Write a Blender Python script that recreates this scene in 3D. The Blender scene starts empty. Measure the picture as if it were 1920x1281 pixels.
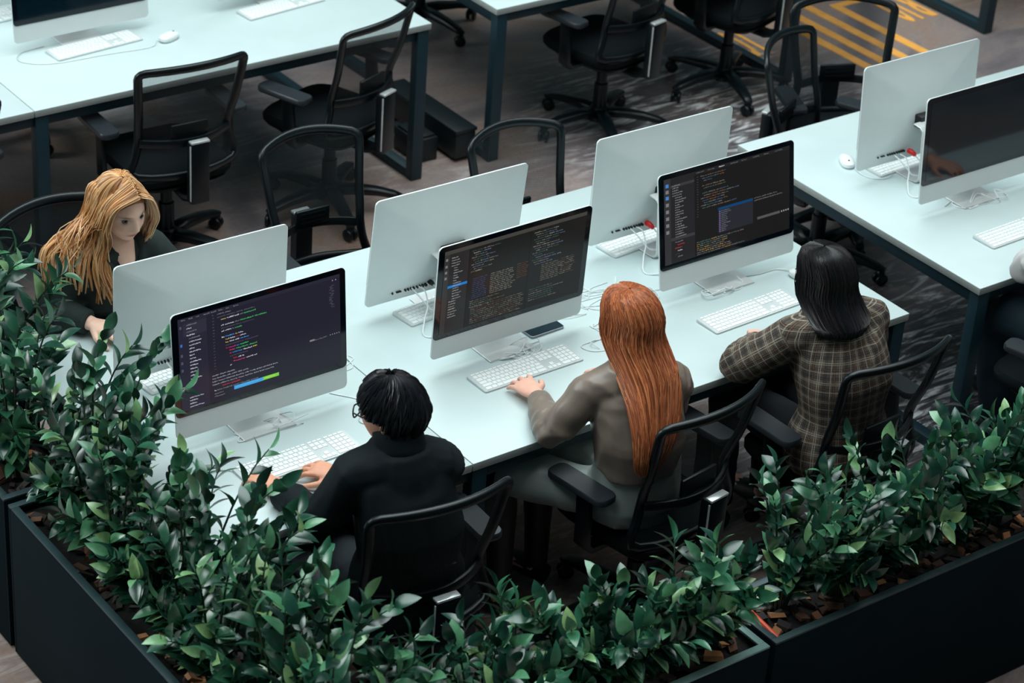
import bpy, bmesh, math, random
import numpy as np
from mathutils import Vector, Matrix, Euler
rnd = random.Random(7)
C = bpy.context.scene.collection
SC = bpy.context.scene
PI = math.pi

# ------------------------------------------------------------------ camera, world, lights, exposure
cam_d = bpy.data.cameras.new('camera'); cam = bpy.data.objects.new('camera', cam_d); C.objects.link(cam)
cam.location = (-5.9186, -5.1402, 5.0731); cam.rotation_mode = 'XYZ'; cam.rotation_euler = (1.0379, -0.0652, -0.6303)
cam_d.sensor_width = 36.0; cam_d.lens = 4474.3 / 1920 * 36.0; cam_d.clip_end = 100
cam_d.dof.use_dof = True; cam_d.dof.focus_distance = 8.0; cam_d.dof.aperture_fstop = 4.0
SC.camera = cam
SC.view_settings.view_transform = 'Standard'; SC.view_settings.look = 'None'
SC.view_settings.exposure = 0.0; SC.view_settings.gamma = 1.0; SC.view_settings.use_curve_mapping = False
w = bpy.data.worlds.new('hall_air'); SC.world = w; w.use_nodes = True
w.node_tree.nodes['Background'].inputs[0].default_value = (0.50, 0.80, 0.88, 1)
w.node_tree.nodes['Background'].inputs[1].default_value = 0.10

def area(name, loc, target, sx, sy, power, col):
    d = bpy.data.lights.new(name, 'AREA'); d.shape = 'RECTANGLE'; d.size = sx; d.size_y = sy; d.energy = power; d.color = col
    o = bpy.data.objects.new(name, d); C.objects.link(o); o.location = loc
    o.rotation_euler = (Vector(target) - Vector(loc)).to_track_quat('-Z', 'Y').to_euler()
    return o
area('skylight', (-1.2, 2.3, 8.5), (-0.9, 1.2, 0.6), 12.0, 6.5, 1220, (0.88, 1.0, 1.0))
area('window_light', (-8.5, 6.0, 4.2), (-0.5, 1.2, 0.7), 4.5, 2.5, 340, (0.90, 1.0, 1.0))
area('front_fill', (0.8, -3.4, 7.5), (-0.6, -0.4, 0.6), 6.0, 1.5, 105, (1.0, 0.97, 0.93))  # fill light added on the near side to lift the front plants

# ------------------------------------------------------------------ materials
def s2l(c):
    c = c / 255.0
    return c / 12.92 if c <= 0.04045 else ((c + 0.055) / 1.055) ** 2.4
def rgb(r, g, b): return (s2l(r), s2l(g), s2l(b), 1.0)
def nd(nt, typ, **kw):
    n = nt.nodes.new(typ)
    for k, v in kw.items():
        if k.startswith('i_'):
            key = k[2:]; n.inputs[int(key) if key.isdigit() else key].default_value = v
        else: setattr(n, k, v)
    return n
MATS = {}
def mat(name, col, rough=0.5, metal=0.0, spec=0.5, var=0.12, scale=30.0, bump=0.0, bscale=200.0, rand=0.0, coat=0.0, sheen=0.0):
    """procedural principled material: base colour broken up by noise, optional bump, optional per-object variation"""
    if name in MATS: return MATS[name]
    m = bpy.data.materials.new(name); m.use_nodes = True; nt = m.node_tree; L = nt.links
    b = nt.nodes['Principled BSDF']
    b.inputs['Roughness'].default_value = rough; b.inputs['Metallic'].default_value = metal
    b.inputs['Specular IOR Level'].default_value = spec; b.inputs['Coat Weight'].default_value = coat
    b.inputs['Sheen Weight'].default_value = sheen
    tc = nd(nt, 'ShaderNodeTexCoord'); no = nd(nt, 'ShaderNodeTexNoise', i_Scale=scale, i_Detail=4.0)
    L.new(tc.outputs['Object'], no.inputs['Vector'])
    mr = nd(nt, 'ShaderNodeMapRange', i_1=0.3, i_2=0.7, i_3=1 - var, i_4=1 + var); L.new(no.outputs['Fac'], mr.inputs[0])
    hsv = nd(nt, 'ShaderNodeHueSaturation', i_Color=col); L.new(mr.outputs[0], hsv.inputs['Value'])
    if rand:
        oi = nd(nt, 'ShaderNodeObjectInfo'); mm = nd(nt, 'ShaderNodeMapRange', i_3=1 - rand, i_4=1 + rand); L.new(oi.outputs['Random'], mm.inputs[0])
        mu = nd(nt, 'ShaderNodeMath', operation='MULTIPLY'); L.new(mr.outputs[0], mu.inputs[0]); L.new(mm.outputs[0], mu.inputs[1]); L.new(mu.outputs[0], hsv.inputs['Value'])
    L.new(hsv.outputs[0], b.inputs['Base Color'])
    if bump:
        n2 = nd(nt, 'ShaderNodeTexNoise', i_Scale=bscale, i_Detail=3.0); L.new(tc.outputs['Object'], n2.inputs['Vector'])
        bp = nd(nt, 'ShaderNodeBump', i_Strength=bump, i_Distance=0.002); L.new(n2.outputs['Fac'], bp.inputs['Height']); L.new(bp.outputs[0], b.inputs['Normal'])
    MATS[name] = m; return m

def emis_attr(name, strength):
    m = bpy.data.materials.new(name); m.use_nodes = True; nt = m.node_tree; b = nt.nodes['Principled BSDF']
    a = nd(nt, 'ShaderNodeVertexColor'); a.layer_name = 'Col'
    nt.links.new(a.outputs[0], b.inputs['Emission Color']); b.inputs['Emission Strength'].default_value = strength
    b.inputs['Base Color'].default_value = (0.002, 0.002, 0.003, 1); b.inputs['Roughness'].default_value = 0.18; b.inputs['Specular IOR Level'].default_value = 0.18
    return m
def attr_mat(name, rough, spec=0.5, noise=0.1, scale=60, sss=0.0, aniso=0.0):
    m = bpy.data.materials.new(name); m.use_nodes = True; nt = m.node_tree; b = nt.nodes['Principled BSDF']
    a = nd(nt, 'ShaderNodeVertexColor'); a.layer_name = 'Col'
    tc = nd(nt, 'ShaderNodeTexCoord'); no = nd(nt, 'ShaderNodeTexNoise', i_Scale=scale, i_Detail=4.0); nt.links.new(tc.outputs['Object'], no.inputs['Vector'])
    mr = nd(nt, 'ShaderNodeMapRange', i_1=0.3, i_2=0.7, i_3=1 - noise, i_4=1 + noise); nt.links.new(no.outputs['Fac'], mr.inputs[0])
    h = nd(nt, 'ShaderNodeHueSaturation'); nt.links.new(a.outputs[0], h.inputs['Color']); nt.links.new(mr.outputs[0], h.inputs['Value'])
    nt.links.new(h.outputs[0], b.inputs['Base Color']); b.inputs['Roughness'].default_value = rough; b.inputs['Specular IOR Level'].default_value = spec
    if sss:
        b.inputs['Subsurface Weight'].default_value = sss; b.inputs['Subsurface Radius'].default_value = (0.012, 0.005, 0.003); b.inputs['Subsurface Scale'].default_value = 1.0
    return m

M_WHITE = mat('white_laminate', rgb(195, 209, 210), 0.32, var=0.02, scale=8)
M_EDGE = mat('shaded_laminate_edge', rgb(158, 164, 162), 0.6, var=0.04, scale=40)  # white laminate greyed: shade on the desk edges put into the colour
M_STEEL = mat('teal_black_steel', rgb(10, 44, 54), 0.5, var=0.1, scale=12, bump=0.05)
M_ALU = mat('brushed_aluminium', rgb(222, 228, 228), 0.38, metal=0.10, var=0.02, scale=10)
M_ALU2 = mat('stand_aluminium', rgb(214, 216, 216), 0.35, metal=0.3, var=0.02)
M_GLASS = mat('black_screen_glass', rgb(4, 14, 24), 0.07, spec=0.5, var=0.05)
M_OFF = mat('switched_off_screen', rgb(6, 26, 36), 0.07, spec=0.55, var=0.1, scale=3)
M_PORT = mat('dark_port', rgb(12, 14, 16), 0.4)
M_KEY = mat('white_key_plastic', rgb(236, 239, 239), 0.45, var=0.02)
M_KBASE = mat('keyboard_aluminium', rgb(206, 212, 213), 0.4, metal=0.2, var=0.03)
M_KUNDER = mat('keyboard_rim', rgb(96, 104, 108), 0.5)
M_CABLE = mat('white_cable', rgb(226, 230, 231), 0.45, var=0.03)
M_PLUG = mat('red_plug', rgb(214, 34, 36), 0.4)
M_MOUSE = mat('mouse_plastic', rgb(232, 236, 236), 0.25, var=0.02)
M_CH = mat('chair_plastic', rgb(4, 14, 19), 0.36, spec=0.45, var=0.15, scale=20, bump=0.06, bscale=400)
M_CH2 = mat('chair_arm_rubber', rgb(30, 36, 41), 0.40, spec=0.6, var=0.1, scale=30)
M_SEAT = mat('chair_seat_fabric', rgb(5, 13, 17), 0.9, var=0.25, scale=90, bump=0.3, bscale=600, spec=0.2)
M_CHROME = mat('chrome', rgb(236, 242, 242), 0.22, metal=0.6)
M_LIFT = mat('gas_lift_steel', rgb(30, 36, 40), 0.3, metal=0.6)
M_PLANTER = mat('planter_charcoal_metal', rgb(4, 22, 28), 0.85, spec=0.12, var=0.12, scale=3, bump=0.04)
M_SOIL = mat('dark_soil', rgb(20, 18, 16), 0.95, var=0.5, scale=60, bump=0.8, bscale=80)
M_PHONE = mat('phone_glass', rgb(38, 52, 60), 0.12, var=0.1)
M_PHRIM = mat('phone_rim', rgb(150, 155, 158), 0.3, metal=0.6)
M_YEL = mat('yellow_floor_paint', rgb(252, 178, 84), 0.5, var=0.12, scale=14)
M_ORANGE = mat('orange_hose', rgb(240, 84, 48), 0.45)
M_BOX = mat('cable_box_black', rgb(9, 22, 27), 0.5)
M_PAPER = mat('crumpled_label', rgb(170, 172, 172), 0.6, var=0.35, scale=60)

# translucent woven chair mesh
def mesh_mat():
    m = bpy.data.materials.new('chair_mesh_weave'); m.use_nodes = True; nt = m.node_tree; L = nt.links; b = nt.nodes['Principled BSDF']
    b.inputs['Base Color'].default_value = rgb(10, 22, 27); b.inputs['Roughness'].default_value = 0.65
    tr = nd(nt, 'ShaderNodeBsdfTransparent'); mx = nd(nt, 'ShaderNodeMixShader'); tc = nd(nt, 'ShaderNodeTexCoord')
    sx = nd(nt, 'ShaderNodeSeparateXYZ'); L.new(tc.outputs['Object'], sx.inputs[0])
    def wv(sock):
        a = nd(nt, 'ShaderNodeMath', operation='MULTIPLY', i_1=2 * PI / 0.0052); L.new(sock, a.inputs[0])
        s = nd(nt, 'ShaderNodeMath', operation='SINE'); L.new(a.outputs[0], s.inputs[0]); return s
    a, c = wv(sx.outputs['X']), wv(sx.outputs['Z'])
    mu = nd(nt, 'ShaderNodeMath', operation='MAXIMUM'); L.new(a.outputs[0], mu.inputs[0]); L.new(c.outputs[0], mu.inputs[1])
    mr = nd(nt, 'ShaderNodeMapRange', i_1=-0.2, i_2=0.7, i_3=0.30, i_4=0.72); L.new(mu.outputs[0], mr.inputs[0])
    L.new(mr.outputs[0], mx.inputs[0]); L.new(tr.outputs[0], mx.inputs[1]); L.new(b.outputs[0], mx.inputs[2])
    L.new(mx.outputs[0], nt.nodes['Material Output'].inputs['Surface'])
    return m
M_MESH = mesh_mat()

def leaf_mat():
    m = bpy.data.materials.new('glossy_green_leaf'); m.use_nodes = True; nt = m.node_tree; L = nt.links; b = nt.nodes['Principled BSDF']
    oi = nd(nt, 'ShaderNodeObjectInfo'); cr = nd(nt, 'ShaderNodeValToRGB'); e = cr.color_ramp.elements
    e[0].position = 0.0; e[0].color = rgb(12, 48, 38); e[1].position = 1.0; e[1].color = rgb(156, 192, 128)
    for p, c in ((0.38, rgb(20, 68, 52)), (0.70, rgb(46, 102, 74)), (0.90, rgb(92, 150, 108))):
        k = e.new(p); k.color = c
    L.new(oi.outputs['Random'], cr.inputs[0])
    tc = nd(nt, 'ShaderNodeTexCoord'); no = nd(nt, 'ShaderNodeTexNoise', i_Scale=4.0, i_Detail=3.0); L.new(tc.outputs['Object'], no.inputs['Vector'])
    mr = nd(nt, 'ShaderNodeMapRange', i_1=0.3, i_2=0.7, i_3=0.85, i_4=1.15); L.new(no.outputs['Fac'], mr.inputs[0])
    h = nd(nt, 'ShaderNodeHueSaturation'); L.new(cr.outputs[0], h.inputs['Color']); L.new(mr.outputs[0], h.inputs['Value'])
    L.new(h.outputs[0], b.inputs['Base Color']); b.inputs['Roughness'].default_value = 0.30; b.inputs['Specular IOR Level'].default_value = 0.8
    return m
M_LEAF = leaf_mat()
M_STEM = mat('dark_green_stem', rgb(30, 54, 38), 0.5, var=0.2)
def chip_mat():
    m = bpy.data.materials.new('bark_chip_wood'); m.use_nodes = True; nt = m.node_tree; L = nt.links; b = nt.nodes['Principled BSDF']
    oi = nd(nt, 'ShaderNodeObjectInfo'); cr = nd(nt, 'ShaderNodeValToRGB'); e = cr.color_ramp.elements
    e[0].color = rgb(26, 22, 21); e[1].color = rgb(196, 134, 88)
    for p, c in ((0.55, rgb(46, 35, 30)), (0.82, rgb(112, 74, 52))):
        k = e.new(p); k.color = c
    L.new(oi.outputs['Random'], cr.inputs[0]); L.new(cr.outputs[0], b.inputs['Base Color']); b.inputs['Roughness'].default_value = 0.8
    return m
M_CHIP = chip_mat()

def floor_mat():
    m = bpy.data.materials.new('polished_dark_floor'); m.use_nodes = True; nt = m.node_tree; L = nt.links; b = nt.nodes['Principled BSDF']
    tc = nd(nt, 'ShaderNodeTexCoord'); mp = nd(nt, 'ShaderNodeMapping'); L.new(tc.outputs['Object'], mp.inputs[0])
    big = nd(nt, 'ShaderNodeTexNoise', i_Scale=0.7, i_Detail=5.0, i_Roughness=0.55, i_Distortion=1.2); L.new(mp.outputs[0], big.inputs['Vector'])
    cr = nd(nt, 'ShaderNodeValToRGB'); e = cr.color_ramp.elements
    e[0].position = 0.32; e[0].color = rgb(84, 78, 81); e[1].position = 0.70; e[1].color = rgb(180, 170, 170)
    for p, c in ((0.44, rgb(120, 110, 112)), (0.52, rgb(150, 134, 130)), (0.60, rgb(156, 128, 113))):
        k = e.new(p); k.color = c
    L.new(big.outputs['Fac'], cr.inputs[0])
    # brush-stroke mural patches: stretched distorted noise, black and white, masked
    m2 = nd(nt, 'ShaderNodeMapping'); m2.inputs['Rotation'].default_value = (0, 0, 0.5); m2.inputs['Scale'].default_value = (1.0, 5.0, 1.0); L.new(tc.outputs['Object'], m2.inputs[0])
    st = nd(nt, 'ShaderNodeTexNoise', i_Scale=2.3, i_Detail=6.0, i_Roughness=0.65, i_Distortion=2.2); L.new(m2.outputs[0], st.inputs['Vector'])
    cr2 = nd(nt, 'ShaderNodeValToRGB'); f = cr2.color_ramp.elements
    f[0].position = 0.38; f[0].color = rgb(30, 31, 36); f[1].position = 0.62; f[1].color = rgb(225, 226, 230)
    k = f.new(0.50); k.color = rgb(74, 72, 76); L.new(st.outputs['Fac'], cr2.inputs[0])
    mk = nd(nt, 'ShaderNodeTexNoise', i_Scale=0.42, i_Detail=2.0, i_Distortion=0.6); L.new(mp.outputs[0], mk.inputs['Vector'])
    mr = nd(nt, 'ShaderNodeMapRange', i_1=0.47, i_2=0.56); L.new(mk.outputs['Fac'], mr.inputs[0])
    # stronger mural by the right-hand aisle, where the photo shows it
    vm = nd(nt, 'ShaderNodeVectorMath', operation='DISTANCE'); vm.inputs[1].default_value = (0.9, -0.1, 0.0); L.new(tc.outputs['Object'], vm.inputs[0])
    m3 = nd(nt, 'ShaderNodeMapRange', i_1=0.8, i_2=1.7, i_3=0.95, i_4=0.0); L.new(vm.outputs['Value'], m3.inputs[0])
    vm2 = nd(nt, 'ShaderNodeVectorMath', operation='DISTANCE'); vm2.inputs[1].default_value = (1.7, 2.9, 0.0); L.new(tc.outputs['Object'], vm2.inputs[0])
    m4 = nd(nt, 'ShaderNodeMapRange', i_1=0.5, i_2=1.2, i_3=0.75, i_4=0.0); L.new(vm2.outputs['Value'], m4.inputs[0])
    ad = nd(nt, 'ShaderNodeMath', operation='MAXIMUM'); L.new(m3.outputs[0], ad.inputs[0]); L.new(m4.outputs[0], ad.inputs[1])
    sc = nd(nt, 'ShaderNodeMath', operation='MULTIPLY', i_1=0.16); L.new(mr.outputs[0], sc.inputs[0])
    ad2 = nd(nt, 'ShaderNodeMath', operation='MAXIMUM'); L.new(ad.outputs[0], ad2.inputs[0]); L.new(sc.outputs[0], ad2.inputs[1])
    mx = nd(nt, 'ShaderNodeMix', data_type='RGBA'); L.new(ad2.outputs[0], mx.inputs[0]); L.new(cr.outputs[0], mx.inputs[6]); L.new(cr2.outputs[0], mx.inputs[7])
    fine = nd(nt, 'ShaderNodeTexNoise', i_Scale=45.0, i_Detail=4.0); L.new(tc.outputs['Object'], fine.inputs['Vector'])
    fr = nd(nt, 'ShaderNodeMapRange', i_1=0.25, i_2=0.75, i_3=0.86, i_4=1.12); L.new(fine.outputs['Fac'], fr.inputs[0])
    h = nd(nt, 'ShaderNodeHueSaturation'); L.new(mx.outputs[2], h.inputs['Color']); L.new(fr.outputs[0], h.inputs['Value'])
    L.new(h.outputs[0], b.inputs['Base Color'])
    rr = nd(nt, 'ShaderNodeMapRange', i_3=0.28, i_4=0.5); L.new(big.outputs['Fac'], rr.inputs[0]); L.new(rr.outputs[0], b.inputs['Roughness'])
    return m
M_FLOOR = floor_mat()

# ------------------------------------------------------------------ mesh helpers
def V(*a): return np.array(a, float)
def nrm(v): v = np.asarray(v, float); n = np.linalg.norm(v); return v / n if n > 1e-9 else v
class MB:
    def __init__(s): s.v = []; s.f = []; s.c = []
    def add(s, vs, fs, col=None):
        o = len(s.v); s.v.extend([tuple(map(float, p)) for p in vs]); s.f.extend([tuple(i + o for i in f) for f in fs])
        if col is not None: s.c.extend([col] * len(vs))
        return s
    def box(s, c, d, rz=0.0, rx=0.0):
        R = (Matrix.Rotation(rz, 3, 'Z') @ Matrix.Rotation(rx, 3, 'X')); c = Vector(c); h = Vector(d) / 2
        vs = [c + R @ Vector((x * h.x, y * h.y, z * h.z)) for z in (-1, 1) for y in (-1, 1) for x in (-1, 1)]
        return s.add(vs, [(0, 2, 3, 1), (4, 5, 7, 6), (0, 1, 5, 4), (2, 6, 7, 3), (0, 4, 6, 2), (1, 3, 7, 5)])
    def bar(s, a, b, wd, ht, up=(0, 0, 1)):
        a, b = V(*a), V(*b); t = nrm(b - a); u = V(*up); sd = nrm(np.cross(t, u)); u = np.cross(sd, t)
        vs = [p + sd * i * wd / 2 + u * j * ht / 2 for p in (a, b) for i, j in ((-1, -1), (1, -1), (1, 1), (-1, 1))]
        return s.add(vs, [(3, 2, 1, 0), (4, 5, 6, 7), (0, 1, 5, 4), (1, 2, 6, 5), (2, 3, 7, 6), (3, 0, 4, 7)])
    def tube(s, pts, r, n=8, side=None, sq=1.0, closed=False, caps=True, col=None):
        """tube along pts; r = number, list, or list of (a, b); side = direction of the a axis; sq<1 squares the section"""
        pts = [V(*p) for p in pts]; m = len(pts)
        if np.isscalar(r): r = [(r, r)] * m
        elif isinstance(r, tuple): r = [r] * m
        else: r = [(q, q) if np.isscalar(q) else q for q in r]
        vs = []; pa = None
        for i in range(m):
            if closed: t = nrm(pts[(i + 1) % m] - pts[i - 1])
            else: t = nrm(pts[min(i + 1, m - 1)] - pts[max(i - 1, 0)])
            if side is not None: a = V(*(side[i] if np.ndim(side) == 2 else side))
            elif pa is None: a = V(0, 0, 1) if abs(t[2]) < 0.9 else V(1, 0, 0)
            else: a = pa
            a = nrm(a - t * np.dot(a, t)); b = np.cross(t, a); pa = a
            for k in range(n):
                th = 2 * PI * k / n; cx, sx = math.cos(th), math.sin(th)
                if sq != 1.0: cx = math.copysign(abs(cx) ** sq, cx); sx = math.copysign(abs(sx) ** sq, sx)
                vs.append(pts[i] + a * cx * r[i][0] + b * sx * r[i][1])
        fs = []
        for i in range(m if closed else m - 1):
            j = (i + 1) % m
            for k in range(n): fs.append((i * n + k, i * n + (k + 1) % n, j * n + (k + 1) % n, j * n + k))
        if caps and not closed: fs += [tuple(range(n))[::-1], tuple(range((m - 1) * n, m * n))]
        return s.add(vs, fs, col)
    def prism(s, outline, z0, z1):
        n = len(outline); vs = [(x, y, z0) for x, y in outline] + [(x, y, z1) for x, y in outline]
        return s.add(vs, [tuple(range(n))[::-1], tuple(range(n, 2 * n))] + [(i, (i + 1) % n, n + (i + 1) % n, n + i) for i in range(n)])
    def loft(s, rings, close=True, caps=True):
        n = len(rings[0]); vs = [p for r in rings for p in r]; fs = []
        for i in range(len(rings) - 1):
            for k in range(n if close else n - 1):
                fs.append((i * n + k, i * n + (k + 1) % n, (i + 1) * n + (k + 1) % n, (i + 1) * n + k))
        if caps: fs += [tuple(range(n))[::-1], tuple(range((len(rings) - 1) * n, len(rings) * n))]
        return s.add(vs, fs)
    def lathe(s, prof, c=(0, 0, 0), n=16):
        rings = [[(c[0] + r * math.cos(2 * PI * k / n), c[1] + r * math.sin(2 * PI * k / n), c[2] + z) for k in range(n)] for r, z in prof]
        return s.loft(rings)
    def xform(s, M):
        s.v = [tuple(M @ Vector(p)) for p in s.v]; return s
    def mesh(s, name, m, bevel=0.0, smooth=False, seg=2):
        me = bpy.data.meshes.new(name); me.from_pydata(s.v, [], s.f)
        if s.c:
            at = me.color_attributes.new('Col', 'FLOAT_COLOR', 'POINT'); at.data.foreach_set('color', np.array(s.c, np.float32).ravel())
        bm = bmesh.new(); bm.from_mesh(me)
        if not s.c or bevel: bmesh.ops.recalc_face_normals(bm, faces=bm.faces)
        if bevel:
            ed = [e for e in bm.edges if len(e.link_faces) == 2 and e.calc_face_angle(0) > 0.6]
            bmesh.ops.bevel(bm, geom=ed, offset=bevel, segments=seg, affect='EDGES', profile=0.5, clamp_overlap=True)
        bm.to_mesh(me); bm.free()
        if smooth:
            me.polygons.foreach_set('use_smooth', [True] * len(me.polygons))
        me.materials.append(m); me.update(); return me
    def build(s, name, m, parent=None, bevel=0.0, smooth=False, loc=(0, 0, 0), seg=2, sharp=None):
        me = s.mesh(name, m, bevel, smooth or bevel > 0, seg)
        if smooth or bevel > 0:
            try: me.set_sharp_from_angle(angle=sharp or 0.7)
            except Exception: pass
        return link(name, me, parent, loc)
def link(name, me, parent=None, loc=(0, 0, 0)):
    o = bpy.data.objects.new(name, me); C.objects.link(o); o.location = loc
    if parent: o.parent = parent
    return o
def rrect(w, h, r, n=5, cx=0, cy=0):
    out = []
    for sx, sy, a0 in ((1, 1, 0), (-1, 1, 90), (-1, -1, 180), (1, -1, 270)):
        for i in range(n + 1):
            a = math.radians(a0 + 90 * i / n); out.append((cx + sx * (w / 2 - r) + r * math.cos(a), cy + sy * (h / 2 - r) + r * math.sin(a)))
    return out
def tag(o, label, cat, group=None, kind=None):
    if label: o['label'] = label
    if cat: o['category'] = cat
    if group: o['group'] = group
    if kind: o['kind'] = kind
    return o
def thing(name, label, cat, loc=(0, 0, 0), rz=0.0, group=None):
    o = bpy.data.objects.new(name, None); C.objects.link(o); o.location = loc; o.rotation_euler = (0, 0, rz); o.empty_display_size = 0.1
    return tag(o, label, cat, group)
KIDS = {}
def copy_tree(o, parent=None):
    c = o.copy(); C.objects.link(c)
    if parent: c.parent = parent
    for ch in o.children: copy_tree(ch, c)
    return c
def bez(p0, p1, p2, p3, n=10):
    P = [V(*q) for q in (p0, p1, p2, p3)]
    return [(1 - t) ** 3 * P[0] + 3 * (1 - t) ** 2 * t * P[1] + 3 * (1 - t) * t * t * P[2] + t ** 3 * P[3] for t in np.linspace(0, 1, n)]
def smooth_path(pts, n=6):
    """Catmull-Rom through pts"""
    p = [V(*q) for q in pts]; p = [2 * p[0] - p[1]] + p + [2 * p[-1] - p[-2]]; out = []
    for i in range(1, len(p) - 2):
        for t in np.linspace(0, 1, n, endpoint=False):
            a, b, c, d = p[i - 1], p[i], p[i + 1], p[i + 2]
            out.append(0.5 * (2 * b + (c - a) * t + (2 * a - 5 * b + 4 * c - d) * t * t + (-a + 3 * b - 3 * c + d) * t ** 3))
    out.append(p[-2]); return out
# ------------------------------------------------------------------ floor with its painted marks
DZ = 0.793
fl = MB().box((1.0, 3.5, -0.05), (26, 26, 0.1)).build('floor', M_FLOOR); fl['kind'] = 'structure'
def stripe(x, y0, y1, wd=0.060):
    MB().box((x, (y0 + y1) / 2, 0.0015), (wd, y1 - y0, 0.003)).build('painted_stripe', M_YEL, fl)
stripe(3.215, 2.86, 3.72); stripe(3.06, 2.80, 4.0); stripe(2.915, 2.80, 4.05); stripe(2.79, 2.85, 3.98)
MB().box((3.47, 3.72, 0.0016), (0.56, 0.052, 0.003)).build('painted_stripe', M_YEL, fl)
def floor_text(txt, x, y, size, sx=0.6):
    cu = bpy.data.curves.new('painted_code', 'FONT'); cu.body = txt; cu.size = size; cu.extrude = 0.001; cu.offset = 0.012; cu.align_x = 'CENTER'
    o = bpy.data.objects.new('tmp', cu); C.objects.link(o)
    me = bpy.data.meshes.new_from_object(o.evaluated_get(bpy.context.evaluated_depsgraph_get())); bpy.data.objects.remove(o)
    me.materials.clear(); me.materials.append(M_YEL)
    q = link('painted_code', me, fl, (x, y, 0.002)); q.rotation_euler = (0, 0, PI); q.scale = (sx, 1, 1)
floor_text('R10', 3.55, 3.70, 0.50, 0.30)
floor_text('10', 2.40, 3.72, 0.46, 0.36)

# ------------------------------------------------------------------ bench desks
def rail(mb, a, b, wd, ht): mb.bar(a, b, wd, ht)
def leg_frame(x, y0, y1, root):
    """closed steel end frame: two legs, top bar, floor runner"""
    for y in (y0, y1):
        MB().box((x, y, (DZ - 0.03) / 2), (0.06, 0.05, DZ - 0.032)).build('leg', M_STEEL, root, bevel=0.003)
    MB().box((x, (y0 + y1) / 2, 0.0225), (0.055, abs(y1 - y0) - 0.052, 0.045)).build('floor_runner', M_STEEL, root, bevel=0.003)
    MB().box((x, (y0 + y1) / 2, DZ - 0.058), (0.055, abs(y1 - y0) - 0.052, 0.05)).build('cross_bar', M_STEEL, root, bevel=0.003)
def edge_faces(o):
    """the cut edges of a board are coloured greyer, their shade painted in"""
    o.data.materials.append(M_EDGE)
    for p in o.data.polygons:
        if abs(p.normal.z) < 0.3: p.material_index = 1
def bench(label, x0, y0, lens, depth=1.4035):
    """desks side by side; lens from left to right"""
    L = sum(lens); root = thing('bench_desk', label, 'desk', (x0, y0, 0)); x = 0.0
    for i, l in enumerate(lens):
        edge_faces(MB().box((x + l / 2, depth / 2, DZ - 0.0153), (l - 0.003, depth, 0.0305)).build('desktop', M_WHITE, root, bevel=0.0025))
        x += l
    for y in (0.045, depth - 0.045):
        MB().box((L / 2, y, DZ - 0.058), (L - 0.07, 0.045, 0.05)).build('long_rail', M_STEEL, root, bevel=0.003)
    MB().box((L / 2, depth / 2, DZ - 0.12), (L - 0.3, 0.22, 0.07)).build('cable_tray', M_STEEL, root, bevel=0.003)
    xs = [0.04]; x = 0
    for l in lens[:-1]: x += l; xs.append(x + 0.035)
    xs.append(L - 0.04)
    for xx in xs: leg_frame(xx, 0.03, depth - 0.03, root)
    return root
bench('long white desk in the middle where three people sit facing away', -2.93, 0.0, [0.95, 1.98])
bench('white desk at the right edge, its front left corner on a black leg', 0.369, 0.0, [1.98, 0.9])
bench('empty white desk at the upper left with a seam above its leg', -4.0, 3.056, [1.976, 1.98])
bench('white desk at the top centre with only its corner in view', 0.314, 3.047, [1.98])
# a further desk frame at the upper right corner
r = thing('desk_frame', 'black steel desk frame at the upper right corner with floor runner', 'desk frame', (3.72, 3.05, 0))
for y in (0.0, 1.35): MB().box((0, y, 0.385), (0.065, 0.06, 0.77)).build('leg', M_STEEL, r, bevel=0.003)
MB().box((0, 0.675, 0.025), (0.06, 1.29, 0.05)).build('floor_runner', M_STEEL, r, bevel=0.003)
MB().box((0, 0.675, 0.74), (0.06, 1.29, 0.05)).build('cross_bar', M_STEEL, r, bevel=0.003)
MB().box((0.99, 0.675, 0.781), (1.98, 1.40, 0.022)).build('desktop', M_WHITE, r, bevel=0.002)

# black boxes on the floor by the end of the upper left desk
b = thing('cable_box', 'long black cable box on the floor beside the upper desk end', 'box', (0.235, 3.43, 0))
MB().box((0, 0, 0.085), (0.115, 0.62, 0.13)).build('box_body', M_BOX, b, bevel=0.006)
MB().box((0, 0, 0.16), (0.125, 0.63, 0.018)).build('lid', M_BOX, b, bevel=0.004)
for y in (-0.25, 0.25): MB().box((0, y, 0.01), (0.09, 0.04, 0.02)).build('foot', M_BOX, b)
b = thing('floor_socket_box', 'low black box standing against the upper desk leg', 'box', (0.07, 3.30, 0))
MB().box((0, 0, 0.06), (0.12, 0.20, 0.12)).build('box_body', M_BOX, b, bevel=0.006)
MB().box((0, 0.14, 0.07), (0.05, 0.10, 0.05)).build('connector', M_BOX, b, bevel=0.01)
MB().box((0, 0, 0.126), (0.10, 0.17, 0.01)).build('lid', M_BOX, b, bevel=0.003)
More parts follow.
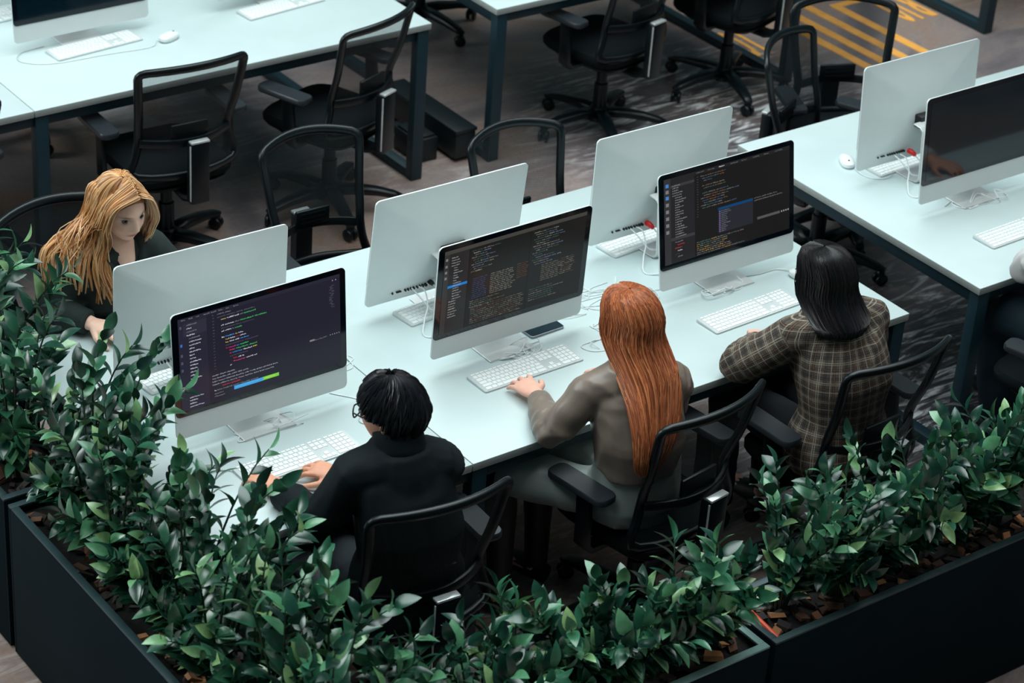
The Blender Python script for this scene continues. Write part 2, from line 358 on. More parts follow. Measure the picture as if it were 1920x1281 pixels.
# ------------------------------------------------------------------ all-in-one computers
PW, PH, CHIN = 0.650, 0.4445, 0.078
ZB = 0.055
def lin(c): return (s2l(c[0]), s2l(c[1]), s2l(c[2]), 1.0)
class Screen:
    """flat print for a display: s right 0..1, t down 0..1, on a 0.60 x 0.325 m area"""
    W, H = 0.604, 0.328
    def __init__(s): s.q = MB(); s.r = random.Random(3)
    def rect(s, s0, t0, s1, t1, col, d=0.0):
        x0, x1 = (s0 - .5) * s.W, (s1 - .5) * s.W; z0, z1 = (.5 - t1) * s.H, (.5 - t0) * s.H
        s.q.add([(x0, -d, z0), (x1, -d, z0), (x1, -d, z1), (x0, -d, z1)], [(0, 1, 2, 3)], lin(col))
    def word(s, a, t, n, col, h=0.014, cw=0.0062):
        for i in range(n):
            k = s.r.choice((0.55, 0.6, 0.6, 0.75, 0.95)); y = t + h * (1 - k) * s.r.choice((1, 1, .4))
            s.rect(a, y, a + cw * s.r.uniform(.5, .82), y + h * k, col, 0.0004); a += cw
        return a + cw * .8
    def line(s, a, t, toks, **k):
        for n, col in toks: a = s.word(a, t, n, col, **k)
def rnd_toks(r, pal, nmin=2, nmax=6):
    return [(r.randint(2, 9), r.choice(pal)) for _ in range(r.randint(nmin, nmax))]
W_, G_, GR_, P_, Y_, B_, R_, DG = (205, 205, 215), (60, 190, 95), (120, 120, 130), (205, 60, 120), (210, 190, 90), (70, 140, 215), (190, 50, 55), (78, 78, 88)
def screen_one():
    s = Screen(); r = s.r
    s.rect(0, 0, 1, 1, (35, 34, 47)); s.rect(0, 0.035, 0.17, 1, (40, 39, 54), .0001); s.rect(0, 0, 1, 0.035, (42, 40, 54), .0002); s.rect(0.03, 0.06, 0.17, 0.2, (48, 47, 62), .0002)
    for i in range(8): s.word(0.02 + i * 0.045, 0.012, r.randint(3, 6), GR_, h=.013)
    for t in (0.08, 0.27, 0.38, 0.46, 0.54): s.rect(0.009, t, 0.021, t + .03, (60, 110, 190) if t == .27 else (80, 80, 96), .0003)
    for i in range(17): s.line(0.05 + (0.012 if i > 3 else 0), 0.075 + i * 0.0365, [(r.randint(5, 12), W_ if i in (1, 3) or i > 4 else GR_)])
    for i in range(4): s.line(0.05, 0.86 + i * 0.033, [(r.randint(7, 14), (190, 190, 205))])
    code = [(0, [(7, GR_), (6, GR_)]), (0, [(8, (90, 90, 105)), (9, (90, 90, 105)), (7, (90, 90, 105)), (11, (90, 90, 105))]), (1, [(5, Y_), (12, W_), (3, GR_), (12, G_)]), (0, []),
            (1, [(3, W_), (9, W_), (4, GR_), (14, G_), (12, G_)]), (1, [(20, (76, 76, 90)), (12, (76, 76, 90))]), (1, [(3, W_), (6, W_), (2, GR_), (7, G_)]), (0, []),
            (1, [(3, W_), (9, B_), (2, Y_), (5, W_)]), (2, [(4, Y_), (5, W_), (3, R_), (6, W_)]), (2, [(3, Y_), (5, W_), (4, W_), (9, B_)]), (2, [(18, (76, 76, 90)), (14, (76, 76, 90))]),
            (2, [(2, R_), (7, P_), (3, B_), (8, G_)]), (3, [(6, P_), (12, G_), (8, G_)]), (3, [(2, R_), (10, B_), (9, W_), (4, Y_)]), (3, [(18, (76, 76, 90))]),
            (4, [(4, R_), (3, W_), (2, W_)]), (4, [(12, P_), (7, W_), (3, W_)]), (3, [(2, W_)])]
    for i, (ind, tk) in enumerate(code):
        s.line(0.235 + ind * 0.022, 0.05 + i * 0.0325, tk); s.word(0.205, 0.05 + i * 0.0325, 2, DG, h=.012)
    for i, n in enumerate((3, 6, 9, 8)):
        s.line(0.19, 0.70 + i * 0.033, [(r.randint(4, 9), (150, 150, 165)) for _ in range(n)])
    s.line(0.25, 0.83, [(8, R_), (9, R_)]); s.line(0.2, 0.865, [(2, W_), (5, GR_), (9, GR_), (6, GR_), (10, GR_), (8, GR_)])
    s.line(0.2, 0.90, [(9, GR_)]); s.line(0.2, 0.93, [(10, GR_)])
    s.rect(0.32, 0.885, 0.50, 0.925, (66, 160, 225), .0002); s.rect(0.50, 0.885, 0.60, 0.922, (120, 205, 70), .0002); s.word(0.51, 0.893, 11, (190, 235, 90)); s.word(0.33, 0.893, 24, (90, 180, 240))
    for i in range(26): s.line(0.93 + r.choice((0, .008, .016)), 0.10 + i * .0095, [(r.randint(2, 5), (92, 92, 110))], h=.006, cw=.004)
    s.word(.80, .64, 18, (96, 96, 100), h=.018); s.rect(.80, .637, .83, .655, (130, 130, 130), .0005)
    for i in range(5): s.rect(.93 + i * .014, .64, .935 + i * .014, .65, (150, 150, 160), .0005)
    for i in range(2): s.rect(.95 + i * .02, .045, .956 + i * .02, .057, (150, 150, 160), .0005)
    return s.q
def screen_two():
    s = Screen(); r = s.r; r.seed(11)
    s.rect(0, 0, 1, 1, (27, 26, 25)); s.rect(0, 0, 1, .045, (66, 64, 60), .0001); s.rect(0, .045, .035, 1, (50, 49, 49), .0001); s.rect(.035, .045, .17, 1, (38, 37, 38), .0001); s.rect(.60, .045, .606, 1, (20, 20, 20), .0002); s.rect(.17, .045, .178, 1, (20, 20, 20), .0002)
    for t in (.09, .17, .24, .31): s.rect(.009, t, .024, t + .03, (120, 120, 122), .0003)
    for i in range(24):
        if i == 11: s.rect(.035, .085 + i * .031, .17, .115 + i * .031, (20, 120, 200), .0002)
        s.line(.05 + (.02 if 3 < i < 17 else 0), .09 + i * .031, [(r.randint(4, 10), (150, 150, 150))])
    D1, D2, D3, D4 = (88, 104, 130), (112, 108, 100), (84, 62, 50), (62, 84, 80)
    def block(x, t, n, toks, wmax, cols):
        for i in range(n):
            a = x
            for _ in range(toks):
                nn = r.randint(3, 6)
                if a > wmax: break
                a = s.word(a, t + i * .0235, nn, r.choice(cols), h=.013)
    for i in range(10): s.line(.19 + .01 * (i % 3), .075 + i * .028, rnd_toks(r, [D1, D2, D4, (140, 140, 136)], 2, 5))
    block(.21, .42, 11, 3, .36, [(52, 72, 112)]); block(.335, .42, 11, 5, .50, [(120, 118, 110)]); block(.52, .40, 8, 3, .585, [D3, (92, 58, 44)])
    for i in range(4): s.line(.20, .69 + i * .0235, rnd_toks(r, [D2, D4, (80, 84, 70)], 5, 9))
    block(.21, .775, 9, 12, .56, [(96, 92, 84), D2, D3])
    for i in range(15): s.line(.625 + .012 * (i % 3), .075 + i * .028, rnd_toks(r, [D1, D2, D4, (124, 122, 116)], 2, 5))
    block(.70, .50, 9, 5, .82, [(104, 102, 94)]); block(.84, .49, 9, 3, .95, [D3, D2])
    for i in range(6): s.line(.625, .77 + i * .027, rnd_toks(r, [D2, D4], 4, 7))
    return s.q
def screen_three():
    s = Screen(); r = s.r; r.seed(23)
    s.rect(0, 0, 1, 1, (27, 26, 26)); s.rect(0, 0, .05, 1, (52, 52, 54), .0001); s.rect(.05, 0, .235, 1, (37, 37, 39), .0001); s.rect(.05, .085, .235, .115, (58, 58, 60), .0002); s.rect(.05, .70, .235, .735, (58, 58, 60), .0002)
    s.rect(.235, 0, 1, .04, (36, 35, 35), .0001)
    for i, t in enumerate((.06, .13, .20, .28, .36, .44, .52, .60)): s.rect(.013, t, .036, t + .04, (70, 130, 200) if i in (0, 2) else (120, 120, 124), .0003)
    for i in range(22): s.line(.075 + (.02 if i > 4 else 0), .09 + i * .0285, [(r.randint(4, 13), (132, 136, 134))]); s.rect(.065 + (.02 if i > 4 else 0), .094 + i * .0285, .070 + (.02 if i > 4 else 0), .104 + i * .0285, (140, 140, 140), .0003)
    for i, c in enumerate((GR_, R_, (180, 60, 60), W_, (60, 60, 60), GR_)): s.line(.08 + .02 * (i % 2), .75 + i * .035, [(r.randint(5, 10), c)])
    for i in range(8): s.word(.25 + i * .09, .013, r.randint(6, 10), W_ if i == 2 else (100, 100, 100), h=.014)
    D1, D2, D3 = (70, 90, 112), (74, 104, 96), (112, 110, 108)
    for i in range(17): s.word(.255, .065 + i * .029, 2, (70, 70, 70), h=.012)
    for i in range(14):
        if i in (3, 6): continue
        s.line(.285 + .012 * (i % 3), .065 + i * .029, rnd_toks(r, [D1, D2, D3, (120, 84, 60)], 2, 6))
    s.rect(.42, .50, .70, .80, (40, 40, 48), .0002); s.rect(.42, .50, .70, .53, (12, 66, 110), .0003)
    for i in range(12): s.line(.445, .54 + i * .0215, [(r.randint(6, 14), (112, 116, 124))], h=.011); s.rect(.428, .541 + i * .0215, .438, .552 + i * .0215, (130, 110, 160), .0004)
    s.line(.71, .50, [(9, D3), (6, D3), (8, D3), (5, D3)]); s.line(.71, .53, [(10, D3), (8, D3), (9, D3), (8, D3)])
    s.rect(.735, .745, .92, .775, (84, 84, 84), .0003)
    for i in range(4): s.rect(.93 + i * .018, .75, .94 + i * .018, .768, (150, 150, 150), .0004)
    for i in range(7): s.line(.25, .83 + i * .024, rnd_toks(r, [D3, D3, (160, 130, 70), D2], 6, 9))
    return s.q
M_SCREEN = emis_attr('lit_code_screen', 0.95)

def panel_back():
    """aluminium shell: flat rounded front rim, bulged back; local origin at the bottom centre of the front face, +y is behind"""
    m = MB(); nr = 9
    out = rrect(PW, PH, 0.018, 5, 0, PH / 2); rings = []
    for k in range(nr):
        f = 1 - (k / (nr - 1)) ** 1.15 * 0.97          # inset factor to the middle
        ring = []
        for x, z in out:
            X, Z = x * f, PH / 2 + (z - PH / 2) * f
            u, v = abs(X / (PW / 2)), abs((Z - PH * 0.47) / (PH * 0.53))
            d = 0.006 + 0.040 * max(0.0, (1 - u ** 2.6)) ** 0.8 * max(0.0, (1 - min(1, v) ** 2.6)) ** 0.8
            ring.append((X, d, Z))
        rings.append(ring)
    front = [(x, 0.0, z) for x, z in out]
    m.loft([front] + rings)
    return m
def computer(label, x, y, yaw, tilt, screen, back_side=False, red=False):
    """screen faces -y at yaw 0 (front row) or +y when back_side; y = bottom front edge or bottom back edge"""
    rz = yaw + (PI if back_side else 0.0)
    root = thing('desktop_computer', label, 'computer', (0, 0, DZ), rz)
    fwd = V(-math.sin(rz), math.cos(rz))                # +y local in world
    px, py = (x, y) if not back_side else (x - 0.012 * fwd[0], y - 0.012 * fwd[1])
    root.location = (px, py, DZ)
    hs = panel_back().build('housing', M_ALU, root, smooth=True, loc=(0, 0, ZB), sharp=0.5); hs.rotation_euler = (-tilt, 0, 0)
    gl = MB().loft([[(x_, yy, z_) for x_, z_ in rrect(PW - 0.0012, PH - CHIN - 0.0008, 0.0175, 5, 0, CHIN + (PH - CHIN) / 2)] for yy in (-0.002, 0.0015)]).build('screen_glass', M_GLASS, hs, smooth=True, sharp=0.5)
    if screen is not None:
        q = screen.build('lit_display', M_SCREEN, hs, loc=(0, -0.0028, CHIN + (PH - CHIN) / 2 + 0.001)); q['kind'] = 'stuff'
    else:
        MB().box((0, 0, 0), (0.604, 0.0006, 0.328)).build('dark_display', M_OFF, hs, loc=(0, -0.0025, CHIN + (PH - CHIN) / 2))
    # ports low on the back (seen from behind they run from the left)
    pm = MB()
    for px_, w_ in ((0.226, .005), (0.200, .026), (0.172, .006), (0.160, .006), (0.148, .006), (0.136, .006), (0.122, .005), (0.110, .005), (0.098, .006), (0.086, .010)):
        pm.box((px_, 0.0215 + 0.006 * (0.226 - px_) / .14, 0.046), (w_ * .8, 0.016, 0.0032 if w_ > .02 else 0.0075))
    q = pm.build('port_row', M_PORT, hs); q['kind'] = 'stuff'
    # stand: bent sheet
    pts = [(0, -0.045, 0.004), (0, 0.02, 0.004), (0, 0.10, 0.004), (0, 0.128, 0.008), (0, 0.136, 0.025), (0, 0.130, 0.10), (0, 0.118, 0.20), (0, 0.112, 0.225), (0, 0.098, 0.236), (0, 0.06, 0.238)]
    MB().tube(pts, [(0.10, 0.004)] * 4 + [(0.095, 0.004)] * 3 + [(0.09, 0.004)] * 3, n=16, side=(1, 0, 0), sq=0.35).build('stand', M_ALU2, root, smooth=True, sharp=0.6)
    MB().box((0, 0.055 + 0.17 * math.sin(tilt), 0.235), (0.11, 0.05, 0.055)).build('hinge', M_PORT, root, bevel=0.006)
    return root
CF = dict(c1=(-2.4504, .5295, .0067, .084), c2=(-1.4608, .5324, .0053, -.033), c3=(-.4598, .507, -.005, .181))
computer('screen showing violet dark code before the man in the black jacket', *CF['c1'], screen_one())
computer('screen of dense dark code with one blue row, before the redhead', *CF['c2'], screen_two())
computer('screen of dark code with a blue popup list, before the dark haired woman', *CF['c3'], screen_three())
computer('computer turned back to us in front of the blonde woman', -2.4567, .9264, -.0186, .031, None, True)
computer('computer turned back to us, second from the blonde woman', -1.458, .9401, -.0075, .104, None, True)
computer('computer turned back to us at the right end of the middle desk', -.4782, .9124, -.0122, .0105, None, True)
computer('computer turned back to us on the right desk, tallest in the frame', .8791, .8843, -.0041, -.082, None, True)
computer('switched off dark screen on the right desk, cut by the frame', .895, .545, .0, .10, None)
computer('switched off dark screen at the upper left of the far desk', -1.527, 3.59, .01, .08, None)
computer('computer at the top edge of which only the lower corner shows', -.53, 3.60, .01, .08, None)
computer('computer turned back to us behind the dark screen at the upper left', -1.53, 3.99, 0, .05, None, True)

# ------------------------------------------------------------------ keyboards
def key_rects():
    U = 0.0187; K = []
    def row(y, h, ws, x0=0.0):
        x = x0
        for w_ in ws:
            if w_ > 0: K.append((x + w_ * U / 2, y, w_ * U - 0.0026, h - 0.0026))
            x += abs(w_) * U
    H = 0.0187; y = 0.0
    row(5.18 * H, 0.62 * H, [1.04] + [1.0] * 12 + [0.96]); row(5.18 * H, 0.62 * H, [1, 1, 1], 14.4 * U); row(5.18 * H, 0.62 * H, [1, 1, 1, 1], 17.75 * U)
    row(4.3 * H, H, [1] * 13 + [1.5 - .5]); row(4.3 * H, H, [1, 1, 1], 14.4 * U); row(4.3 * H, H, [1] * 4, 17.75 * U)
    row(3.3 * H, H, [1.4] + [1] * 12 + [.6]); row(3.3 * H, H, [1, 1, 1], 14.4 * U); row(3.3 * H, H, [1] * 4, 17.75 * U)
    row(2.3 * H, H, [1.7] + [1] * 11 + [1.3]); row(2.3 * H, H, [1] * 4, 17.75 * U)
    row(1.3 * H, H, [2.2] + [1] * 10 + [1.8]); row(1.3 * H, H, [-1, 1, -1], 14.4 * U); row(1.3 * H, H, [1] * 4, 17.75 * U)
    row(0.3 * H, H, [1.4, 1.2, 1.3, 5.6, 1.3, 1.2, 2.0]); row(0.3 * H, H, [1, 1, 1], 14.4 * U); row(0.3 * H, H, [2, 1, 1], 17.75 * U)
    return K
KMESH = {}
def make_keyboard(label, x, y, rz):
    root = thing('keyboard', label, 'keyboard', (x, y, DZ), rz)
    prof = [(-0.0575, 0.004), (0.0575, 0.0095)]
    m = MB(); o = rrect(0.430, 0.1149, 0.008, 4); m.add([(a, b, 0.0015) for a, b in o] + [(a, b, 0.006 + (b + .0575) / .115 * .005) for a, b in o],
        [tuple(range(len(o)))[::-1], tuple(range(len(o), 2 * len(o)))] + [(i, (i + 1) % len(o), len(o) + (i + 1) % len(o), len(o) + i) for i in range(len(o))])
    m.build('base_plate', M_KBASE, root, smooth=True, sharp=0.5)
    MB().prism(rrect(0.420, 0.105, 0.006, 3), 0.0, 0.003).build('underside', M_KUNDER, root)
    x0, y0 = -0.4065 / 2 , -0.1149 / 2 + 0.0052
    sl = 0.005 / 0.115
    for kx, ky, kw, kh in key_rects():
        k = (round(kw, 4), round(kh, 4))
        if k not in KMESH:
            KMESH[k] = MB().add([(a * kw / 2, b * kh / 2, -.001) for a, b in ((-1, -1), (1, -1), (1, 1), (-1, 1))] + [(a * (kw / 2 - .0006), b * (kh / 2 - .0006), .0022) for a, b in ((-1, -1), (1, -1), (1, 1), (-1, 1))],
                [(3, 2, 1, 0), (4, 5, 6, 7), (0, 1, 5, 4), (1, 2, 6, 5), (2, 3, 7, 6), (3, 0, 4, 7)]).mesh('key', M_KEY)
        b_ = y0 + ky + 0.004
        q = link('key', KMESH[k], root, (x0 + kx, b_, 0.006 + (b_ + .0575) * sl)); q.rotation_euler = (sl, 0, 0)
    return root
kb = make_keyboard('white keyboard under the hands of the man in black', -2.455, .310, .022)
def keyboard(label, x, y, rz):
    k = copy_tree(kb); k.location = (x, y, DZ); k.rotation_euler = (0, 0, rz); k['label'] = label; return k
keyboard('white keyboard under the left hand of the redhead', -1.478, .392, .013)
keyboard('white keyboard left of the dark haired woman in the plaid jacket', -.523, .303, .036)
keyboard('white keyboard at the right edge on the right desk', .860, .262, .03)
keyboard('white keyboard before the dark screen at the upper left, mouse beside it', -1.505, 3.525, .085)
keyboard('white keyboard at the top edge on the far desk', -.555, 3.530, .11)
keyboard('white keyboard stowed behind the second screen under loose white cables', -1.452, .905, .10)
keyboard('white keyboard stowed behind the third screen by the red plug', -.493, .945, .08)
keyboard('white keyboard stowed behind the leftmost screen, half hidden by plants', -2.465, .965, .12)
keyboard('white keyboard under the cables behind the right desk screen', .905, .945, .04)
keyboard('white keyboard in the upper left corner of the far desk', -1.86, 3.985, .10)

# ------------------------------------------------------------------ mice and phone
def mouse(label, x, y, rz, spot=True):
    root = thing('computer_mouse', label, 'mouse', (x, y, DZ), rz)
    rings = []
    for t, sc in ((0.0, .86), (0.25, 1.0), (0.6, .96), (0.85, .72), (1.0, .30)):
        rings.append([(0.0305 * sc * math.copysign(abs(math.cos(a)) ** .8, math.cos(a)), 0.056 * sc * math.copysign(abs(math.sin(a)) ** .8, math.sin(a)), 0.001 + 0.032 * t) for a in [2 * PI * i / 20 for i in range(20)]])
    MB().loft(rings).build('body', M_MOUSE, root, smooth=True)
    MB().lathe([(0.0, 0.0), (0.0035, 0.001), (0.0042, 0.003), (0.0025, 0.0055), (0, 0.006)], (0, 0.030, 0.0275), 10).build('scroll_ball', M_PORT, root, smooth=True)
    return root
mouse('white mouse beside the keyboard on the far desk', -1.185, 3.44, -1.2)
mouse('white mouse standing alone on the left end of the right desk', .655, 1.045, 2.6)
mouse('white mouse half hidden by the head of the dark haired woman', -.175, .40, .4)
p = thing('phone', 'dark phone lying below the screen of the redhead', 'phone', (-1.262, .585, DZ), .03)
MB().prism(rrect(0.150, 0.073, 0.010, 4), 0.0, 0.0085).build('phone_body', M_PHRIM, p, bevel=0.0015)
MB().prism(rrect(0.146, 0.069, 0.009, 4), 0.0085, 0.0093).build('phone_screen', M_PHONE, p)

# ------------------------------------------------------------------ loose cables
def cable(label, pts, r=0.0022, group=None, m=None):
    P = smooth_path(pts, 7); root = MB().tube(P, r, n=6).build('cable', m or M_CABLE, None, smooth=True)
    tag(root, label, 'cable', group); return root
cz = DZ + 0.0025
def loop(cx, cy, n, spread, seed, start, zmax=0.03):
    q = random.Random(seed); out = list(start)
    a = q.uniform(0, 6.3); s = q.choice((-1, 1)); ox = oy = 0.0
    for i in range(n):
        a += s * q.uniform(.9, 1.7); r = spread * q.uniform(.45, 1.0)
        if q.random() < .18: s = -s
        ox += q.uniform(-.25, .25) * spread; oy += q.uniform(-.15, .15) * spread
        out.append((cx + ox + r * math.cos(a), cy + oy + r * .6 * math.sin(a), cz + q.choice((0, 0, q.uniform(0, zmax)))))
    return out
def plugs(nm, x, y, z, red, label):
    """plug bodies in the ports with their leads running to the desk"""
# leads hanging from the ports of each computer seen from behind
for nm, cx, cy, sd, red, who in (('c4', -2.457, .93, 1, False, 'leftmost computer back'), ('c5', -1.458, .945, 2, False, 'second computer back'), ('c6', -.478, .917, 3, True, 'third computer back'), ('c7', .879, .885, 4, True, 'computer back on the right desk')):
    hx = cx - 0.148; hz = DZ + ZB + 0.046
    lab = dict(c4='white power lead hanging from the back of the leftmost computer', c5='white lead hanging from the ports of the second computer back', c6='white lead hanging from the ports beside the red plug, middle desk', c7='white lead hanging from the ports beside the red plug, right desk')[nm]
    cable(lab, [(hx, cy - .028, hz), (hx + .005, cy - .06, hz - .012), (hx + .03, cy - .09, hz - .05), (hx + .05, cy - .10, cz + .03), (hx + .13, cy - .13, cz + .015), (hx + .2, cy - .2, cz), (hx + .12, cy - .26, cz)], .0030)
    lab2 = dict(c4='second white lead from the leftmost computer, looped on the desk', c5='second white lead from the second computer back, looped on the keyboard', c6='second white lead from the third computer back, coiled below it', c7='second white lead looping on the right desk towards its edge')[nm]
    cable(lab2, [(hx + .03, cy - .028, hz), (hx + .04, cy - .055, hz - .01), (hx + .03, cy - .09, hz - .05), (hx - .01, cy - .13, cz + .02), (hx - .05, cy - .20, cz), (hx + .05, cy - .25, cz + .01), (hx + .16, cy - .24, cz), (hx + .10, cy - .16, cz + .022), (hx + .22, cy - .13, cz + .02)], .0026)
    if red:
        k = thing('power_plug', 'red plug in the back of the ' + ('third computer, middle desk' if nm == 'c6' else 'right desk computer'), 'plug', (cx - .068, cy - .035, hz + .004))
        MB().tube([(0, .010, 0), (0, -.004, 0), (.003, -.018, -.004), (.006, -.026, -.010)], [.011, .012, .010, .006], n=10).build('plug_body', M_PLUG, k, smooth=True)
        MB().tube(smooth_path([(.006, -.026, -.010), (.02, -.05, -.03), (.06, -.07, -.055), (.14, -.06, -.06)]), .003, n=6).build('lead', M_CABLE, k, smooth=True)
    else:
        k = thing('power_plug', 'dark round plug in the back of the ' + ('leftmost' if nm == 'c4' else 'second') + ' computer', 'plug', (cx - .068, cy - .032, hz + .004))
        MB().tube([(0, .010, 0), (0, -.006, 0), (.002, -.014, -.003)], [.009, .010, .006], n=10).build('plug_body', M_PORT, k, smooth=True)
        MB().tube(smooth_path([(.002, -.014, -.003), (.02, -.05, -.03), (.07, -.09, -.06), (.14, -.11, -.075)]), .0028, n=6).build('lead', M_CABLE, k, smooth=True)
# tangles on the desk between the two rows
gt = 'thin white cables tangled on the middle desk'
tl = ['thin white cable tangled left of the third screen, uppermost loops', 'thin white cable tangled left of the third screen, middle loops', 'thin white cable running under the left edge of the third screen', 'thin white cable tangled left of the third screen, lowest loops',
      'thin white cable looped just left of the second computer back', 'thin white cable looped just right of the violet code screen', 'thin white cable looped right of the keyboard of the redhead', 'thin white cable ending left of the foot of the third screen']
for i, (cx, cy, n, sp) in enumerate(((-1.02, .70, 9, .16), (-.95, .62, 9, .15), (-.86, .74, 8, .14), (-1.0, .50, 8, .12), (-1.95, .78, 7, .12), (-1.93, .55, 6, .12), (-1.12, .40, 6, .08), (-.80, .58, 7, .10))):
    cable(tl[i], loop(cx, cy, n + 3, sp, 40 + i, [], .015), .0016, gt, M_CABLE)
gs = 'thin cables coiled on the feet of the computer stands'
for i, (cx, cy, w_) in enumerate(((-2.45, .55, 'violet code screen'), (-1.47, .53, 'dense code screen'), (-.50, .52, 'popup code screen'), (.86, .55, 'switched off screen on the right desk'))):
    for j in range(3):
        cable(('thicker', 'thin', 'curled')[j] + ' white cable coiled on the foot under the ' + w_, loop(cx - .02 + .06 * j, cy - .035, 10, .075, 70 + 5 * i + j, [], .035), .0018 if j else .0026)
cable('grey lead of the white mouse on the middle desk', [(-.175, .455, cz + .006), (-.22, .50, cz), (-.30, .505, cz), (-.40, .53, cz), (-.46, .56, cz)], .0020, None, M_KBASE)
cable('grey looped lead right of the violet code screen', [(-2.15, .60, cz), (-2.08, .49, cz), (-2.16, .40, cz), (-2.10, .36, cz), (-1.97, .44, cz), (-1.93, .55, cz)], .0020, None, M_KBASE)
cable('thin grey cable on the far desk by the keyboard', [(-1.7, 3.62, cz), (-1.82, 3.60, cz), (-1.86, 3.52, cz), (-1.75, 3.44, cz), (-1.5, 3.42, cz), (-1.3, 3.40, cz), (-1.24, 3.45, cz)], .0018, None, M_KBASE)
cable('thin grey lead of the lone mouse on the right desk', [(.645, .985, cz + .006), (.64, .93, cz), (.66, .88, cz), (.72, .86, cz), (.79, .90, cz)], .0020, None, M_KBASE)
# ------------------------------------------------------------------ office chairs (built once facing +y, then copied part by part)
def back_pt(u, v):
    """point on the chair back: u -1..1 across, v 0 bottom .. 1 top"""
    z = 0.53 + v * 0.53; v = max(v, 0.0)
    hw = 0.258 - 0.053 * math.sin(min(v / 0.36, 1) * PI / 2) if v < 0.36 else 0.205 + 0.040 * ((v - 0.36) / 0.64) ** 0.8
    y = -0.235 - 0.015 * math.sin(v * PI) * 0 - 0.085 * v ** 1.3 + 0.020 * math.exp(-((v - .34) / .18) ** 2)
    return V(u * hw, y + 0.075 * u * u, z + 0.022 * (1 - u * u) * max(0.0, (v - .5) * 2))
def rsq(hx, hy, e, n, z, oy=0.0):
    out = []
    for k in range(n):
        a = 2 * PI * k / n; c, s_ = math.cos(a), math.sin(a)
        out.append((hx * math.copysign(abs(c) ** e, c), oy + hy * math.copysign(abs(s_) ** e, s_), z))
    return out
def make_chair(label, group=None):
    t = thing('office_chair', label, 'chair', (0, 0, 0), 0, group)
    # seat cushion and shell
    MB().loft([rsq(.235 * f, .235 * g, .42, 28, z, .015) for f, g, z in ((.86, .86, .462), (.97, .97, .468), (1.02, 1.02, .485), (1.02, 1.03, .505), (.97, .98, .522), (.80, .8, .530), (.4, .4, .532))]).build('seat', M_SEAT, t, smooth=True)
    MB().loft([rsq(.20, .20, .5, 20, .435), rsq(.225, .225, .5, 20, .462)]).build('seat_shell', M_CH, t, smooth=True, sharp=0.5)
    MB().box((0, -.02, .42), (.16, .22, .045)).build('tilt_mechanism', M_CH, t, bevel=.008)
    # back frame: closed loop
    loopu = [(-1, v) for v in np.linspace(.06, .95, 14)] + [(-.985, .975), (-.95, .992), (-.88, 1.0)] + [(u, 1.0) for u in np.linspace(-.75, .75, 11)] + [(.88, 1.0), (.95, .992), (.985, .975)] + [(1, v) for v in np.linspace(.95, .06, 14)] + [(.96, .02), (.85, 0)] + [(u, -.01) for u in np.linspace(.65, -.65, 9)] + [(-.85, 0), (-.96, .02)]
    P = [back_pt(u, v) for u, v in loopu]
    sd = [(0, 1, .16)] * len(P)
    MB().tube(P, (.012, .019), n=10, side=np.array(sd), sq=.6, closed=True).build('back_frame', M_CH, t, smooth=True, sharp=.9)
    g = MB(); nu, nv = 14, 18
    vs = [back_pt(u * .97, .01 + v * .98) for v in np.linspace(0, 1, nv) for u in np.linspace(-1, 1, nu)]
    g.add(vs, [(j * nu + i, j * nu + i + 1, (j + 1) * nu + i + 1, (j + 1) * nu + i) for j in range(nv - 1) for i in range(nu - 1)])
    g.build('back_mesh', M_MESH, t, smooth=True)
    # lumbar band and lower pad
    MB().tube([back_pt(u, .30) + V(0, -.012, 0) for u in np.linspace(-1, 1, 13)], (.020, .009), n=10, side=(0, 0, 1), sq=.6).build('lumbar_band', M_CH, t, smooth=True, sharp=.9)
    lp = MB(); lp.box((0, 0, 0), (.17, .016, .075)); 
    lpd = lp.build('lumbar_pad', M_CH, t, bevel=.006, loc=(0, -.222, .735))
    vent = MB()
    for zz in (-.02, 0, .02): vent.box((0, .009, zz), (.12, .004, .006))
    q = vent.build('vent_slots', M_LIFT, lpd); q['kind'] = 'stuff'
    # spine post behind the back
    MB().box((0, -.300, .565), (.088, .050, .300)).build('spine', M_CH, t, bevel=.010)
    MB().box((0, -.310, .7185), (.086, .030, .010)).build('chrome_cap', M_CHROME, t, bevel=.003)
    MB().box((-.0455, -.318, .57), (.004, .007, .27)).build('chrome_trim', M_CHROME, t, bevel=.001)
    MB().tube([(0, -.29, .43), (0, -.22, .405), (0, -.08, .41)], [(.04, .016), (.04, .018), (.04, .018)], n=8, side=(1, 0, 0), sq=.5).build('spine_bracket', M_CH, t, smooth=True, sharp=.6)
    # arms
    for s in (-1, 1):
        arm = MB().tube([(s * .19, .0, .440), (s * .27, .0, .445), (s * .298, .0, .475), (s * .300, .0, .58), (s * .300, .01, .700)], [(.030, .014)] * 2 + [(.034, .014), (.034, .013), (.030, .013)], n=10, side=(0, 1, 0), sq=.55).build('arm_post', M_CH, t, smooth=True, sharp=.8)
        pad = []
        for z, f in ((.698, .90), (.704, 1.0), (.720, 1.0), (.726, .92)):
            pad.append([(s * .300 + x * f, .025 + y_ * (1 - (1 - f) * .3), z) for x, y_ in rrect(.088, .265, .030, 5)])
        MB().loft(pad).build('arm_pad', M_CH2, t, smooth=True, sharp=.6)
    # lift, lever
    MB().lathe([(.034, .09), (.034, .27), (.026, .275), (.026, .41)], n=14).build('gas_lift', M_LIFT, t, smooth=True, sharp=.5)
    MB().tube([(.10, .0, .43), (.19, -.02, .425), (.24, -.03, .415)], .006, n=6).build('lever', M_CHROME, t, smooth=True)
    # five star base with castors
    MB().lathe([(.0, .065), (.052, .065), (.056, .09), (.050, .128), (.036, .14), (0, .14)], n=16).build('base_hub', M_CH, t, smooth=True, sharp=.6)
    lm = cm = fm = None
